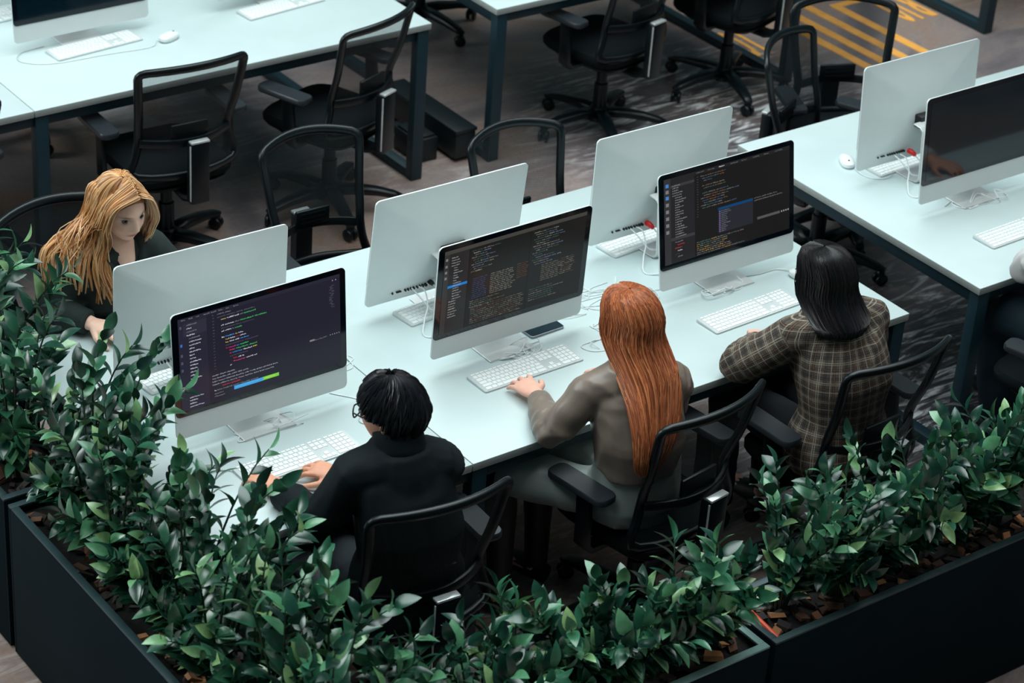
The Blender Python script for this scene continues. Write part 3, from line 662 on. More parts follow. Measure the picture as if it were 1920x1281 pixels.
    for k in range(5):
        a = 2 * PI * k / 5 + .35
        if lm is None:
            lm = MB().tube([(.03, 0, .108), (.12, 0, .112), (.22, 0, .104), (.30, 0, .088), (.335, 0, .078)], [(.036, .026), (.033, .024), (.029, .020), (.025, .016), (.017, .010)], n=10, side=(0, 1, 0), sq=.6).mesh('base_leg', M_CH, smooth=True)
            cw = MB()
            for sy in (-.016, .016): cw.lathe([(0, -.009), (.022, -.009), (.030, -.005), (.030, .005), (.022, .009), (0, .009)], (0, 0, 0), 14); o_ = len(cw.v) // (1 if sy < 0 else 2); 
            h = len(cw.v) // 2
            cw.v = [(x, z - .016, y) for x, y, z in cw.v[:h]] + [(x, z + .016, y) for x, y, z in cw.v[h:]]
            cw.tube([(0, 0, 0), (0, 0, .030), (-.012, 0, .045)], [(.012, .006), (.020, .020), (.012, .012)], n=8)
            cm = cw.mesh('castor', M_CH, smooth=True)
        lg = link('base_leg', lm, t); lg.rotation_euler = (0, 0, a)
        cs = link('castor', cm, lg, (.318, 0, .0305)); cs.rotation_euler = (0, 0, rnd.uniform(0, 6))
    return t
chair0 = make_chair('chair of the man in the black jacket, its top rim shining')
def chair(x, y, rz, label=None, first=[True], wide=1.0):
    if first[0]: o = chair0; first[0] = False
    else: o = copy_tree(chair0)
    o.location = (x, y, 0); o.rotation_euler = (0, 0, rz); o.scale = (wide, 1, .945)
    if label: o['label'] = label
    return o
chair(-2.352, -.115, -.06)
chair(-1.33, -.125, .14, 'black mesh chair of the redhead, its arm rest beside her hip')
chair(-.54, -.205, .03, 'black mesh chair of the dark haired woman in the plaid jacket')
chair(-2.53, 1.60, PI + .06, 'black mesh chair behind the blonde woman, thin bright rim')
chair(-1.425, 1.655, PI - .03, 'empty chair facing us between the leftmost and second computer backs', wide=.89)
chair(-.68, 1.325, PI - .03, 'empty chair facing us, pushed under the desk above the second computer back', wide=.89)
chair(-1.445, 3.005, -.04, 'empty chair seen from behind, directly behind the blonde woman')
chair(-.60, 3.02, .34, 'empty chair seen from behind at the right end of the upper left desk')
chair(1.02, 1.50, PI + .42, 'empty chair facing us at the left end of the right desk, perforated back')
chair(1.345, 1.72, PI - .42, 'empty chair whose open black frame stands before the yellow floor stripes')
chair(1.02, 3.09, .20, 'empty chair on the open floor under the top centre desk corner')
chair(1.90, 3.16, .28, 'empty chair at the top, right of the one under the desk corner')
chair(.95, 4.57, PI + .131, 'chair of which only the star base shows past the far desk end')
chair(-1.42, 4.42, PI - .2, 'chair beyond the upper left desk, its base dark under the desk')
chair(-2.55, 3.05, .05, 'chair at the left edge of the upper left desk, only its rim showing')
chair(.66, -.28, .25, 'chair of the person at the right edge, mostly behind plants')
# ------------------------------------------------------------------ people
M_SKIN = attr_mat('skin', 0.52, 0.4, 0.05, 40, 0.08)
def hair_mat(name, rough): return attr_mat(name, rough, 0.45, 0.10, 25)
M_HAIR = hair_mat('long_hair', 0.38)
M_DHAIR = hair_mat('dark_hair', 0.34)
def remeshed(name, mb, m, voxel, it=4, disp=None, colour=None, uv=None):
    """fuse closed tubes into ONE continuous surface (voxel remesh), smooth it, displace it (folds), colour it"""
    me = bpy.data.meshes.new('tmp'); me.from_pydata(mb.v, [], mb.f)
    bm = bmesh.new(); bm.from_mesh(me); bmesh.ops.recalc_face_normals(bm, faces=bm.faces); bm.to_mesh(me); bm.free()
    o = bpy.data.objects.new('tmp', me); C.objects.link(o)
    r = o.modifiers.new('r', 'REMESH'); r.mode = 'VOXEL'; r.voxel_size = voxel; r.use_smooth_shade = True
    s = o.modifiers.new('s', 'SMOOTH'); s.factor = 0.5; s.iterations = it
    out = bpy.data.meshes.new_from_object(o.evaluated_get(bpy.context.evaluated_depsgraph_get()))
    bpy.data.objects.remove(o); bpy.data.meshes.remove(me); out.name = name
    n = len(out.vertices); co = np.empty(n * 3); out.vertices.foreach_get('co', co); co = co.reshape(-1, 3)
    if disp is not None:
        no = np.empty(n * 3); out.vertices.foreach_get('normal', no); no = no.reshape(-1, 3)
        co = co + no * disp(co, no)[:, None]; out.vertices.foreach_set('co', co.ravel())
    if colour is not None:
        at = out.color_attributes.new('Col', 'FLOAT_COLOR', 'POINT'); at.data.foreach_set('color', colour(co).astype(np.float32).ravel())
    if uv is not None:
        at = out.attributes.new('cloth', 'FLOAT_VECTOR', 'POINT'); at.data.foreach_set('vector', uv(co).astype(np.float32).ravel())
    out.materials.clear(); out.materials.append(m)
    out.polygons.foreach_set('use_smooth', [True] * len(out.polygons)); out.update()
    return out
NR = np.random.default_rng(4)
def wob(co, fr, seed, k=7):
    """smooth pseudo noise -1..1 from random sine waves"""
    g = np.random.default_rng(seed); s = np.zeros(len(co))
    for _ in range(k):
        d = g.normal(size=3); d /= np.linalg.norm(d); s += np.sin(co @ (d * fr * g.uniform(.6, 1.6)) + g.uniform(0, 6.3))
    return s / k ** .5 * .7
def folds(amp, fr, seed, bones=(), ring=0.0):
    """cloth creases: ridged noise; around elbows and knees extra rings of folds"""
    def f(co, no):
        w_ = wob(co + .02 * np.stack([wob(co, fr * .7, seed + 1), wob(co, fr * .7, seed + 2), wob(co, fr * .7, seed + 3)], 1), fr, seed)
        d = amp * (1 - 2 * np.abs(w_))
        for p, ax, rad in bones:
            q = co - p; t = q @ nrm(ax); dist = np.linalg.norm(q, axis=1)
            d = d + ring * np.exp(-(dist / rad) ** 2) * np.sin(t * 130 + 2.6 * wob(co, 30, seed + 9))
        return d
    return f
def basis(yaw, pitch, roll=0.0):
    """head axes: right, forward, up; yaw 0 faces +y, positive turns left; pitch down positive"""
    R = Matrix.Rotation(yaw, 3, 'Z') @ Matrix.Rotation(-pitch, 3, 'X') @ Matrix.Rotation(roll, 3, 'Y')
    return np.array(R)                                  # columns: right, fwd, up
def head_parts(mb, c, B, k=1.0):
    """closed head shape with brow, eye sockets, nose, lips, chin, ears in head axes"""
    def T(p): return c + B @ (np.asarray(p, float) * k)
    nu, nv = 72, 56; rings = []
    g = lambda x, s: math.exp(-(x / s) ** 2)
    for j in range(1, nv):
        ph = -PI / 2 + PI * j / nv; ring = []
        for i in range(nu):
            th = 2 * PI * i / nu; x, y, z = .074 * math.cos(ph) * math.cos(th), .096 * math.cos(ph) * math.sin(th), .117 * math.sin(ph)
            if z < -.01:                                # jaw narrows, throat side cut back
                f = min(1, (-z - .01) / .10); x *= 1 - .20 * f; y = y * (1 - .10 * f) if y > 0 else y * (1 - .42 * f)
                if y > 0: y += .012 * f
            if z > .03: x *= 1 + .03 * (z / .1); 
            if y > .02:
                fr = min(1, (y - .02) / .05); ax = abs(x); d = 0
                d += .020 * g(x, .0095 + .004 * max(0, min(1, (.03 - z) / .06))) * max(0, min(1, (.030 - z) / .055)) * (1 if z > -.030 else max(0, 1 - (-.030 - z) / .010))
                d += .006 * g(ax - .011, .007) * g(z + .030, .008)                                     # nostril wings
                d -= .011 * g(ax - .031, .016) * g(z - .008, .012)                                    # eye sockets
                d += .0045 * g(z - .026, .008) * g(ax - .028, .024)                                   # brow
                d += .004 * g(ax - .042, .018) * g(z + .022, .018)                                    # cheek
                d += .0055 * g(x, .020) * (g(z + .0505, .0045) + 1.1 * g(z + .062, .005)) - .004 * g(x, .021) * g(z + .0562, .0025)
                d += .007 * g(x, .020) * g(z + .094, .014) - .003 * g(x, .02) * g(z + .076, .007)
                y += d * fr
            ring.append(T((x, y, z)))
        rings.append(ring)
    mb.loft(rings)
    for s in (-1, 1):                                   # ears
        mb.tube([T((s * .070, -.004, -.040)), T((s * .080, -.012, -.015)), T((s * .083, -.018, .010)), T((s * .076, -.010, .024))], [(.008 * k, .005 * k), (.014 * k, .006 * k), (.016 * k, .006 * k), (.008 * k, .005 * k)], n=10, side=B @ V(0, 1, 0))
def face_colour(c, B, k, skin, bones=()):
    skin = np.array(skin[:3]); lip = skin * (.80, .36, .36); brow = skin * (.26, .19, .15); pink = skin * (1.05, .80, .74)
    def f(co):
        q = (co - c) @ B / k; x, y, z = q[:, 0], q[:, 1], q[:, 2]; ax = abs(x); fr = (y > .045) & (abs(z) < .12)
        out = np.tile(skin, (len(co), 1))
        def mixc(wt, col):
            wt = np.clip(wt, 0, 1)[:, None]; out[:] = out * (1 - wt) + np.array(col) * wt
        e = lambda a, s: np.exp(-(a / s) ** 2)
        mixc(fr * .55 * e(ax - .042, .022) * e(z + .025, .022), pink)
        mixc(fr * 1.25 * e(x, .021) * e(z + .0565, .0085), lip)
        mixc(fr * .9 * e(x, .020) * e(z + .0565, .0016), skin * .25)
        mixc(fr * 1.1 * e(ax - .031, .017) * e(z - .0265 + .10 * abs(ax - .031), .0042), brow)
        mixc(fr * 1.0 * e(ax - .031, .0160) * e(z - .0150, .0042), skin * .16)
        mixc(fr * .8 * e(ax - .008, .004) * e(z + .037, .003), skin * .25)
        return np.concatenate([out, np.ones((len(co), 1))], 1)
    return f
def eyes(c, B, k, par, base, iris):
    for s in (-1, 1):
        p = c + B @ (V(s * .031, .0745, .008) * k)
        m = MB()
        R = .0115 * k; rings = []; cols = []
        fw = B[:, 1]; rt = B[:, 0]; up = B[:, 2]
        vs, fs, cs = [], [], []
        for j in range(9):
            a = PI * j / 8 * .62
            for i in range(14):
                b = 2 * PI * i / 14; vs.append(p + R * (fw * math.cos(a) + (rt * math.cos(b) + up * math.sin(b)) * math.sin(a)) - base)
                cs.append((.008, .008, .008, 1) if j < 3 else (iris if j < 4 else (.24, .19, .17, 1)))
        for j in range(8):
            for i in range(14): fs.append((j * 14 + i, j * 14 + (i + 1) % 14, (j + 1) * 14 + (i + 1) % 14, (j + 1) * 14 + i))
        m.v = [tuple(q) for q in vs]; m.f = fs; m.c = cs
        m.build('eye', M_EYE, par, smooth=True)
M_EYE = attr_mat('eye_white', 0.12, 0.6, 0.0)
def hand_parts(mb, w_, d, n, s, k=1.0, curl=0.5, spread=0.12, tuck=0.0):
    """w_ wrist, d towards the finger tips, n back-of-hand normal, s = +1 when the thumb lies on the cross(d, n) side"""
    d = nrm(d); n = nrm(V(*n) - d * np.dot(n, d)); sd = np.cross(d, n) * s          # sd points to the thumb side
    mb.tube([w_ - d * .03 * k, w_, w_ + d * .035 * k, w_ + d * .075 * k, w_ + d * .094 * k], [(.027 * k, .020 * k), (.029 * k, .019 * k), (.039 * k, .017 * k), (.042 * k, .0145 * k), (.036 * k, .011 * k)], n=14, side=sd)
    for off, ln, a in ((.031, .070, spread), (.0105, .079, spread * .3), (-.0105, .074, -spread * .35), (-.031, .058, -spread)):
        p = w_ + d * (.078 if abs(off) < .02 else .072) * k + sd * off * k; fd = nrm(d + sd * a); pts = [p]; ang = -.10
        for seg, cl in ((.46, curl * .7), (.30, curl * 1.1), (.24, curl * .9)):
            ang += cl; p = p + (fd * math.cos(ang) - n * math.sin(ang)) * ln * k * seg * 1.05; pts.append(p)
        mb.tube(pts, [.0102 * k, .0092 * k, .0084 * k, .0066 * k], n=10)
        e = pts[-1]; mb.tube([e - (e - pts[-2]) * .3, e, e + nrm(e - pts[-2]) * .005 * k], [.0072 * k, .0066 * k, .003 * k], n=10)
    p0 = w_ + d * .018 * k + sd * .022 * k - n * .004; p1 = p0 + nrm(d * .62 + sd * .75 - n * .25) * .040 * k; p2 = p1 + nrm(d * .88 + sd * .38 - n * .25) * .032 * k; p3 = p2 + nrm(d * .95 + sd * .1 - n * .35) * .026 * k
    mb.tube([p0, p1, p2, p3], [.0160 * k, .0115 * k, .0100 * k, .0075 * k], n=10); mb.tube([p3 - nrm(p3 - p2) * .004, p3 + nrm(p3 - p2) * .005], [.0074 * k, .003 * k], n=10)
def seg_uv(bones):
    """cloth coordinates: along the nearest bone and round it"""
    def f(co):
        best = np.full(len(co), 9.0); out = np.zeros((len(co), 3))
        for a, b, ref, r, off in bones:
            a, b = V(*a), V(*b); t = nrm(b - a); L = np.linalg.norm(b - a); q = co - a; al = np.clip(q @ t, 0, L)
            d = np.linalg.norm(q - al[:, None] * t, axis=1) / r; m = d < best
            e1 = nrm(V(*ref) - t * np.dot(ref, t)); e2 = np.cross(t, e1); th = np.arctan2(q @ e2, q @ e1)
            best[m] = d[m]; out[m, 0] = (th * r * .9)[m] + off; out[m, 1] = (q @ t)[m]; out[m, 2] = off
        return out
    return f
class Figure:
    """joints in world space -> tubes for the body and for the clothes"""
    def __init__(s, **j):
        for k, v in j.items(): setattr(s, k, V(*v) if isinstance(v, tuple) else v)
        s.side = nrm(s.shR - s.shL); s.side[2] *= .5
        s.hside = nrm(s.hipR - s.hipL)
    def torso(s, mb, g=0.0, top=True, k=1.0, hipw=.172, hem=None):
        P, CH, N = s.pelvis, s.chest, s.neck; up = nrm(CH - P); shc = (s.shL + s.shR) / 2; u2 = nrm(N - CH)
        w_ = np.linalg.norm(s.shR - s.shL) / 2
        pts = [P - up * .10, P - up * .04, P + up * .03, P + (CH - P) * .55, CH, CH + (shc - CH) * .55, shc - u2 * .02, shc + u2 * .035, N + u2 * .01]
        rad = [(hipw * .86 * k, .105), (hipw * k, .125), (hipw * .96 * k, .120), (.137 * k, .102), (.152 * k, .112), (w_ * .98, .112), (w_ * 1.02, .092), (w_ * .66, .074), (.066 * k, .062)]
        rad = [(a + g, b + g) for a, b in rad]; sd = np.array([s.hside, s.hside, s.hside, s.hside * .5 + s.side * .5, s.side, s.side, s.side, s.side, s.side])
        for sh in (s.shL, s.shR):                       # trapezius: neck slopes into the shoulder
            mb.tube([N - u2 * .03, N * .45 + sh * .55 - u2 * .015, sh + (sh - N) * .06], [.056 + g, .060 + g, .050 + g], n=14)
        mb.tube([CH + (N - CH) * .62, CH + (N - CH) * .85, N + u2 * .012], [(.105 + g, .085 + g), (.090 + g, .078 + g), (.068 + g, .066 + g)], n=18, side=s.side)
        if hem: pts = pts[hem:]; rad = rad[hem:]; sd = sd[hem:]
        mb.tube(pts, rad, n=28, side=sd, sq=.88)
    def limb(s, mb, pts, r, n=16): mb.tube(smooth_path(pts, 6), list(np.interp(np.linspace(0, len(pts) - 1, (len(pts) - 1) * 6 + 1), range(len(pts)), r)), n=n)
    def arms(s, mb, rs, end=1.0):
        for sh, el, wr in ((s.shL, s.elL, s.wrL), (s.shR, s.elR, s.wrR)):
            e = el + (wr - el) * end
            mb.tube([sh + (s.neck - sh) * .18, sh, sh + (el - sh) * .3, sh + (el - sh) * .65, el + (sh - el) * .10], [rs[0] * .9, rs[0], (rs[0] + rs[1]) / 2 * 1.02, rs[1] * 1.02, rs[1]], n=16)
            mb.tube([el + (sh - el) * .12, el, el + (e - el) * .25, el + (e - el) * .65, e], [rs[1] * .9, rs[1] * 1.0, rs[1] * 1.02, (rs[1] + rs[2]) / 2, rs[2]], n=16)
    def legs(s, mb, rs, lo=1.0, foot=True):
        for hp, kn, an, fd in ((s.hipL, s.knL, s.anL, s.ftL), (s.hipR, s.knR, s.anR, s.ftR)):
            e = kn + (an - kn) * lo
            mb.tube([hp + (s.pelvis - hp) * .3, hp, hp + (kn - hp) * .35, hp + (kn - hp) * .8, kn + (hp - kn) * .05], [rs[0] * .9, rs[0], rs[0] * .96, rs[1] * 1.08, rs[1]], n=18)
            mb.tube([kn + (hp - kn) * .12, kn, kn + (e - kn) * .28, kn + (e - kn) * .65, e], [rs[1] * .92, rs[1], rs[2], (rs[2] + rs[3]) / 2, rs[3]], n=18)
            if foot: mb.tube([an + V(0, 0, .02), an + V(0, 0, -.045), an + fd * .08 + V(0, 0, -.055), an + fd * .17 + V(0, 0, -.066), an + fd * .20 + V(0, 0, -.07)], [(.036, .036), (.040, .040), (.042, .034), (.038, .022), (.02, .014)], n=12)
    def body(s, label, skin, voxel=.005, k=1.0, face=True, iris=(.03, .045, .05, 1), hands=None):
        mb = MB(); s.torso(mb, -.012, k=k); s.arms(mb, (.050 * k, .040 * k, .027 * k)); s.legs(mb, (.082 * k, .058 * k, .054 * k, .036 * k))
        hb = basis(*s.head_rot); up = nrm(s.head - s.neck)
        mb.tube([s.neck - up * .05, s.neck + up * .02, s.head - hb[:, 2] * .055 - hb[:, 1] * .022, s.head - hb[:, 1] * .02], [(.066 * k, .062 * k), (.056 * k, .056 * k), (.054 * k, .056 * k), (.05 * k, .05 * k)], n=18, side=s.side)
        head_parts(mb, s.head, hb, s.hk)
        for h in (hands or []): hand_parts(mb, *h)
        s.base = V(s.pelvis[0], s.pelvis[1], 0); s.hb = hb
        me = remeshed('person', mb, M_SKIN, voxel, 2, None, face_colour(s.head, hb, s.hk, skin))
        co = np.empty(len(me.vertices) * 3); me.vertices.foreach_get('co', co); co = co.reshape(-1, 3) - s.base; me.vertices.foreach_set('co', co.ravel()); me.update()
        s.o = link('person', me, None, tuple(s.base)); tag(s.o, label, 'person')
        if face: eyes(s.head, hb, s.hk, s.o, s.base, iris)
        return s.o
    def wear(s, name, mb, m, voxel=.008, it=3, disp=None, uv=None):
        me = remeshed(name, mb, m, voxel, it, disp, None, uv)
        co = np.empty(len(me.vertices) * 3); me.vertices.foreach_get('co', co); co = co.reshape(-1, 3) - s.base; me.vertices.foreach_set('co', co.ravel()); me.update()
        return link(name, me, s.o)
    def part(s, name, mb, m, smooth=True, bevel=0.0):
        mb.v = [tuple(V(*p) - s.base) for p in mb.v]; return mb.build(name, m, s.o, smooth=smooth, bevel=bevel)
    def elbows(s):
        return [(s.elL, s.wrL - s.elL, .10), (s.elR, s.wrR - s.elR, .10)]
def strands(paths, r0, cols, seed, jit=.15):
    """many thin tapering locks in one mesh; each with its own tone"""
    g = random.Random(seed); mb = MB()
    for P in paths:
        b = g.choice(cols); f = g.uniform(1 - jit, 1 + jit); c = (b[0] * f, b[1] * f, b[2] * f, 1.0); n = len(P); r = r0 * g.uniform(.7, 1.3)
        mb.tube(P, [r * (.7 + .3 * math.sin(PI * i / (n - 1))) * (1 if i < n - 2 else .45 if i == n - 2 else .15) for i in range(n)], n=4, caps=True, col=c)
    return mb
def hair_loft(rings, gap, nst, r0, cols, seed, base_col, wave=.004, tip=.12, inner=.90, nb=40, nseg=14):
    """long hair: rings = (centre, right, back, a, b) from crown to tips; gap = half angle left open at the face, per ring.
    returns base shell MB and strand MB"""
    g = random.Random(seed); K = len(rings)
    cs = np.array([r[0] for r in rings], float); rt = np.array([nrm(r[1]) for r in rings]); bk = np.array([nrm(r[2]) for r in rings]); ab = np.array([(r[3], r[4]) for r in rings], float)
    gp = np.interp(np.arange(K), np.linspace(0, K - 1, len(gap)), gap)
    def at(t, ang, f=1.0):
        i = min(int(t), K - 2); u = t - i
        def cr(A):
            a, b, c_, d = A[max(i - 1, 0)], A[i], A[i + 1], A[min(i + 2, K - 1)]
            return .5 * (2 * b + (c_ - a) * u + (2 * a - 5 * b + 4 * c_ - d) * u * u + (-a + 3 * b - 3 * c_ + d) * u ** 3)
        c_, r_, b_, s_ = cr(cs), cr(rt), cr(bk), np.maximum(cr(ab), .004); lim = PI - (gp[i] * (1 - u) + gp[i + 1] * u); an = ang * lim
        return c_ + r_ * math.sin(an) * s_[0] * f + b_ * math.cos(an) * s_[1] * f
    sh = MB(); nt = 3 * (K - 1) + 1; vs = [at(t, -1 + 2 * i / nb, inner) for t in np.linspace(0, K - 1 - tip * .6, nt) for i in range(nb + 1)]
    sh.add(vs, [(j * (nb + 1) + i, j * (nb + 1) + i + 1, (j + 1) * (nb + 1) + i + 1, (j + 1) * (nb + 1) + i) for j in range(nt - 1) for i in range(nb)], base_col)
    P = []
    for i in range(nst):
        ang = g.uniform(-1, 1); t0 = 0 if g.random() < .75 else g.uniform(0, 1.2); t1 = (K - 1) * (1 - g.random() * tip); dr = g.gauss(0, .03); f0 = g.uniform(.93, 1.03); ph = g.uniform(0, 6)
        pts = []
        for q in np.linspace(0, 1, nseg):
            t = t0 + (t1 - t0) * q; p = at(t, max(-1, min(1, ang + dr * q)), f0)
            p = p + V(math.sin(ph + q * 9), math.cos(ph * 1.7 + q * 8), 0) * wave * q; pts.append(p)
        P.append(pts)
    return sh, strands(P, r0, cols, seed)
def cloth_mat(name, col, rough=.85, weave=420, spec=.25, sheen=.0, var=.12):
    return mat(name, col, rough, 0, spec, var, 18, .25, weave, sheen=sheen)
def plaid_mat():
    m = bpy.data.materials.new('checked_tweed'); m.use_nodes = True; nt = m.node_tree; L = nt.links; b = nt.nodes['Principled BSDF']
    at = nd(nt, 'ShaderNodeAttribute', attribute_name='cloth'); sp = nd(nt, 'ShaderNodeSeparateXYZ'); L.new(at.outputs['Vector'], sp.inputs[0])
    def math_(op, a, b_=None, c=None):
        n = nd(nt, 'ShaderNodeMath', operation=op)
        for i, v in enumerate((a, b_, c)):
            if v is None: continue
            if isinstance(v, (int, float)): n.inputs[i].default_value = v
            else: L.new(v, n.inputs[i])
        return n.outputs[0]
    def lines(sock, per, offs, wd):
        tot = None
        for o in offs:
            f = math_('ABSOLUTE', math_('SUBTRACT', math_('FRACT', math_('ADD', math_('DIVIDE', sock, per), o)), .5))
            k = math_('LESS_THAN', f, wd / per / 2); tot = k if tot is None else math_('MAXIMUM', tot, k)
        return tot
    per = .068; u, v = sp.outputs['X'], sp.outputs['Y']
    lu = lines(u, per, (0, .09, .50), .0019); lv = lines(v, per, (0, .09, .50), .0019)
    du = lines(u, per, (.30, .38, .72, .80), .0026); dv = lines(v, per, (.30, .38, .72, .80), .0026)
    red = math_('MAXIMUM', lines(u, per, (.33,), .0022), lines(v, per, (.33,), .0022))
    bu = math_('LESS_THAN', math_('FRACT', math_('ADD', math_('DIVIDE', u, per), .38)), .36); bv = math_('LESS_THAN', math_('FRACT', math_('ADD', math_('DIVIDE', v, per), .38)), .36)
    no = nd(nt, 'ShaderNodeTexNoise', i_Scale=260.0, i_Detail=2.0); L.new(at.outputs['Vector'], no.inputs['Vector'])
    def mix(fac, a, c):
        n = nd(nt, 'ShaderNodeMix', data_type='RGBA'); L.new(fac, n.inputs[0])
        if isinstance(a, tuple): n.inputs[6].default_value = a
        else: L.new(a, n.inputs[6])
        n.inputs[7].default_value = c; return n.outputs[2]
    band = math_('MULTIPLY', math_('ADD', bu, bv), .5)
    c = mix(band, rgb(100, 90, 82), rgb(78, 71, 67)); c = mix(math_('MULTIPLY', math_('MAXIMUM', du, dv), .8), c, rgb(44, 43, 44))
    c = mix(math_('MULTIPLY', red, .7), c, rgb(120, 84, 66)); c = mix(math_('MULTIPLY', math_('MAXIMUM', lu, lv), .45), c, rgb(206, 196, 176))
    h = nd(nt, 'ShaderNodeHueSaturation'); L.new(c, h.inputs['Color']); mr = nd(nt, 'ShaderNodeMapRange', i_1=.3, i_2=.7, i_3=.75, i_4=1.2); L.new(no.outputs['Fac'], mr.inputs[0]); L.new(mr.outputs[0], h.inputs['Value'])
    L.new(h.outputs[0], b.inputs['Base Color']); b.inputs['Roughness'].default_value = .95; b.inputs['Specular IOR Level'].default_value = .15
    bp = nd(nt, 'ShaderNodeBump', i_Strength=.3, i_Distance=.002); L.new(no.outputs['Fac'], bp.inputs['Height']); L.new(bp.outputs[0], b.inputs['Normal'])
    return m
Z = V(0, 0, 1)
SK1, SK2, SK3 = rgb(224, 160, 132), rgb(236, 180, 160), rgb(252, 206, 184)
# ---- man in the black jacket
f = Figure(pelvis=(-2.37, -.20, .605), chest=(-2.385, -.235, .83), neck=(-2.395, -.185, 1.085), head=(-2.398, -.130, 1.195), head_rot=(.50, .14), hk=1.03,
    shL=(-2.535, -.13, 1.015), shR=(-2.268, -.215, 1.02), elL=(-2.625, -.085, .850), elR=(-2.285, -.085, .85), wrL=(-2.625, .150, .832), wrR=(-2.420, .105, .836),
    hipL=(-2.47, -.17, .590), hipR=(-2.27, -.18, .590), knL=(-2.50, .22, .60), knR=(-2.27, .22, .60), anL=(-2.50, .20, .11), anR=(-2.27, .22, .11), ftL=(0, 1, 0), ftR=(0, 1, 0))
f.body('person in a black jacket with black hair and glasses, typing at a keyboard', SK1, hands=[(f.wrL, V(-.03, .16, -.005), Z + V(.1, 0, 0), 1, 1.03, .42), (f.wrR, V(-.09, .17, -.004), Z, -1, 1.05, .38, .2)])
M_JACK = cloth_mat('black_jacket_cloth', rgb(10, 20, 25), .8)
jb = MB(); f.torso(jb, .022, hem=1, hipw=.178); f.arms(jb, (.075, .060, .047), .94); f.wear('jacket', jb, M_JACK, .008, 4, folds(.0040, 28, 3, f.elbows(), .0025))
hb = f.hb; up = nrm(f.head - f.neck)
ring = [f.neck + up * .032 + (f.side * math.cos(a) * .070 + np.cross(f.side, up) * math.sin(a) * .070) for a in np.linspace(-.2, PI + .2, 16)]
f.part('collar', MB().tube(ring, (.046, .009), n=10, side=up, sq=.7), M_JACK)
tb = MB(); f.legs(tb, (.096, .076, .068, .058), .97, False); tb.tube([f.pelvis - Z * .09, f.pelvis, f.pelvis + Z * .1], [(.16, .11), (.176, .13), (.16, .12)], n=24, side=f.hside); f.wear('trousers', tb, cloth_mat('grey_denim', rgb(58, 64, 70), .9), .010, 3, folds(.003, 40, 5))
for s_, an in ((-1, f.anL), (1, f.anR)):
    f.part('shoe', MB().tube([an + V(0, -.05, -.05), an + V(0, 0, -.045), an + V(0, .09, -.06), an + V(0, .19, -.075), an + V(0, .23, -.085)], [(.032, .04), (.046, .052), (.048, .042), (.044, .028), (.022, .014)], n=14, side=(1, 0, 0)), M_BOX)
def cap_paths(c, B, k, n, seed, part=.035, low=-.05, lift=.012):
    g = random.Random(seed); P = []
    return P
def short_hair(f, col, seed):
    """short thick hair: shell over the skull with swept locks"""
    g = random.Random(seed); c, B, k = f.head, f.hb, f.hk
    def sk(th, ph, o=0.0):
        x, y, z = .080 * math.cos(ph) * math.cos(th), .103 * math.cos(ph) * math.sin(th) - .004, .119 * math.sin(ph)
        if z < 0: y = y * (1 - .25 * min(1, -z / .09)) if y < 0 else y
        if z < -.02: x *= 1 - 1.6 * (-z - .02)
        v_ = V(x, y, z); return c + B @ (v_ * (1 + o) * k)
    hairline = lambda s_: float(np.interp(s_, (-1, -.62, -.30, -.22, .3, 1), (-.80, -.74, -.25, .10, .14, .58)))
    mb = MB(); nu, nv = 60, 26; vs, ok = [], []
    for j in range(nv + 1):
        for i in range(nu):
            th = 2 * PI * i / nu; s_ = math.sin(th)                       # s_>0 front
            lo = hairline(s_)
            ph = lo + (PI / 2 - lo) * j / nv; vs.append(sk(th, ph, .05 + .03 * math.sin(th * 5 + ph * 7) * math.cos(ph)))
    mb.add(vs, [(j * nu + i, j * nu + (i + 1) % nu, (j + 1) * nu + (i + 1) % nu, (j + 1) * nu + i) for j in range(nv) for i in range(nu)], col)
    P = []
    for i in range(900):
        th = g.uniform(0, 2 * PI); s_ = math.sin(th); lo = hairline(s_)
        ph0 = g.uniform(.25, 1.45); tw = g.uniform(.1, .5) * (1 if math.cos(th) > .3 else -1); ln = g.uniform(.55, 1.0); pts = []
        o0 = g.uniform(.06, .14)
        for q in np.linspace(0, 1, 8):
            ph = max(lo - .05, ph0 - ln * q); pts.append(sk(th + tw * q, ph, o0 + .05 * math.sin(q * PI) - .05 * q))
        P.append(pts)
    for i in range(160):                                                  # swoop over the top, from the parting to the back right
        a = g.uniform(-.5, .5); pts = [sk(PI * .72 - q * (1.9 + .5 * a), 1.05 - .35 * q + .35 * a, .13 + .09 * math.sin(q * PI) - .05 * q) for q in np.linspace(0, 1, 9)]; P.append(pts)
    return mb, strands(P, .0042, [(col[0] * 1.0, col[1], col[2]), (col[0] * 1.7, col[1] * 1.6, col[2] * 1.7), (col[0] * .6, col[1] * .6, col[2] * .6)], seed)
DK = (s2l(22), s2l(22), s2l(27), 1)
a_, b_ = short_hair(f, DK, 5); hh = f.part('hair', a_, M_DHAIR); q = f.part('hair_locks', b_, M_DHAIR); q['kind'] = 'stuff'
g_ = MB()
def hp(x, y, z): return f.head + hb @ (V(x, y, z) * f.hk)
for s_ in (-1, 1):
    g_.tube([hp(s_ * .033 + .024 * math.cos(a), .108 - .006 * abs(math.cos(a)), .006 + .019 * math.sin(a)) for a in np.linspace(0, 2 * PI, 20)[:-1]], .0026, n=6, closed=True)
    g_.tube([hp(s_ * .058, .100, .012), hp(s_ * .076, .06, .014), hp(s_ * .082, .0, .012), hp(s_ * .080, -.02, -.004)], .0026, n=6)
g_.tube([hp(-.010, .108, .012), hp(0, .111, .014), hp(.010, .108, .012)], .0016, n=6)
f.part('glasses', g_, M_BOX)
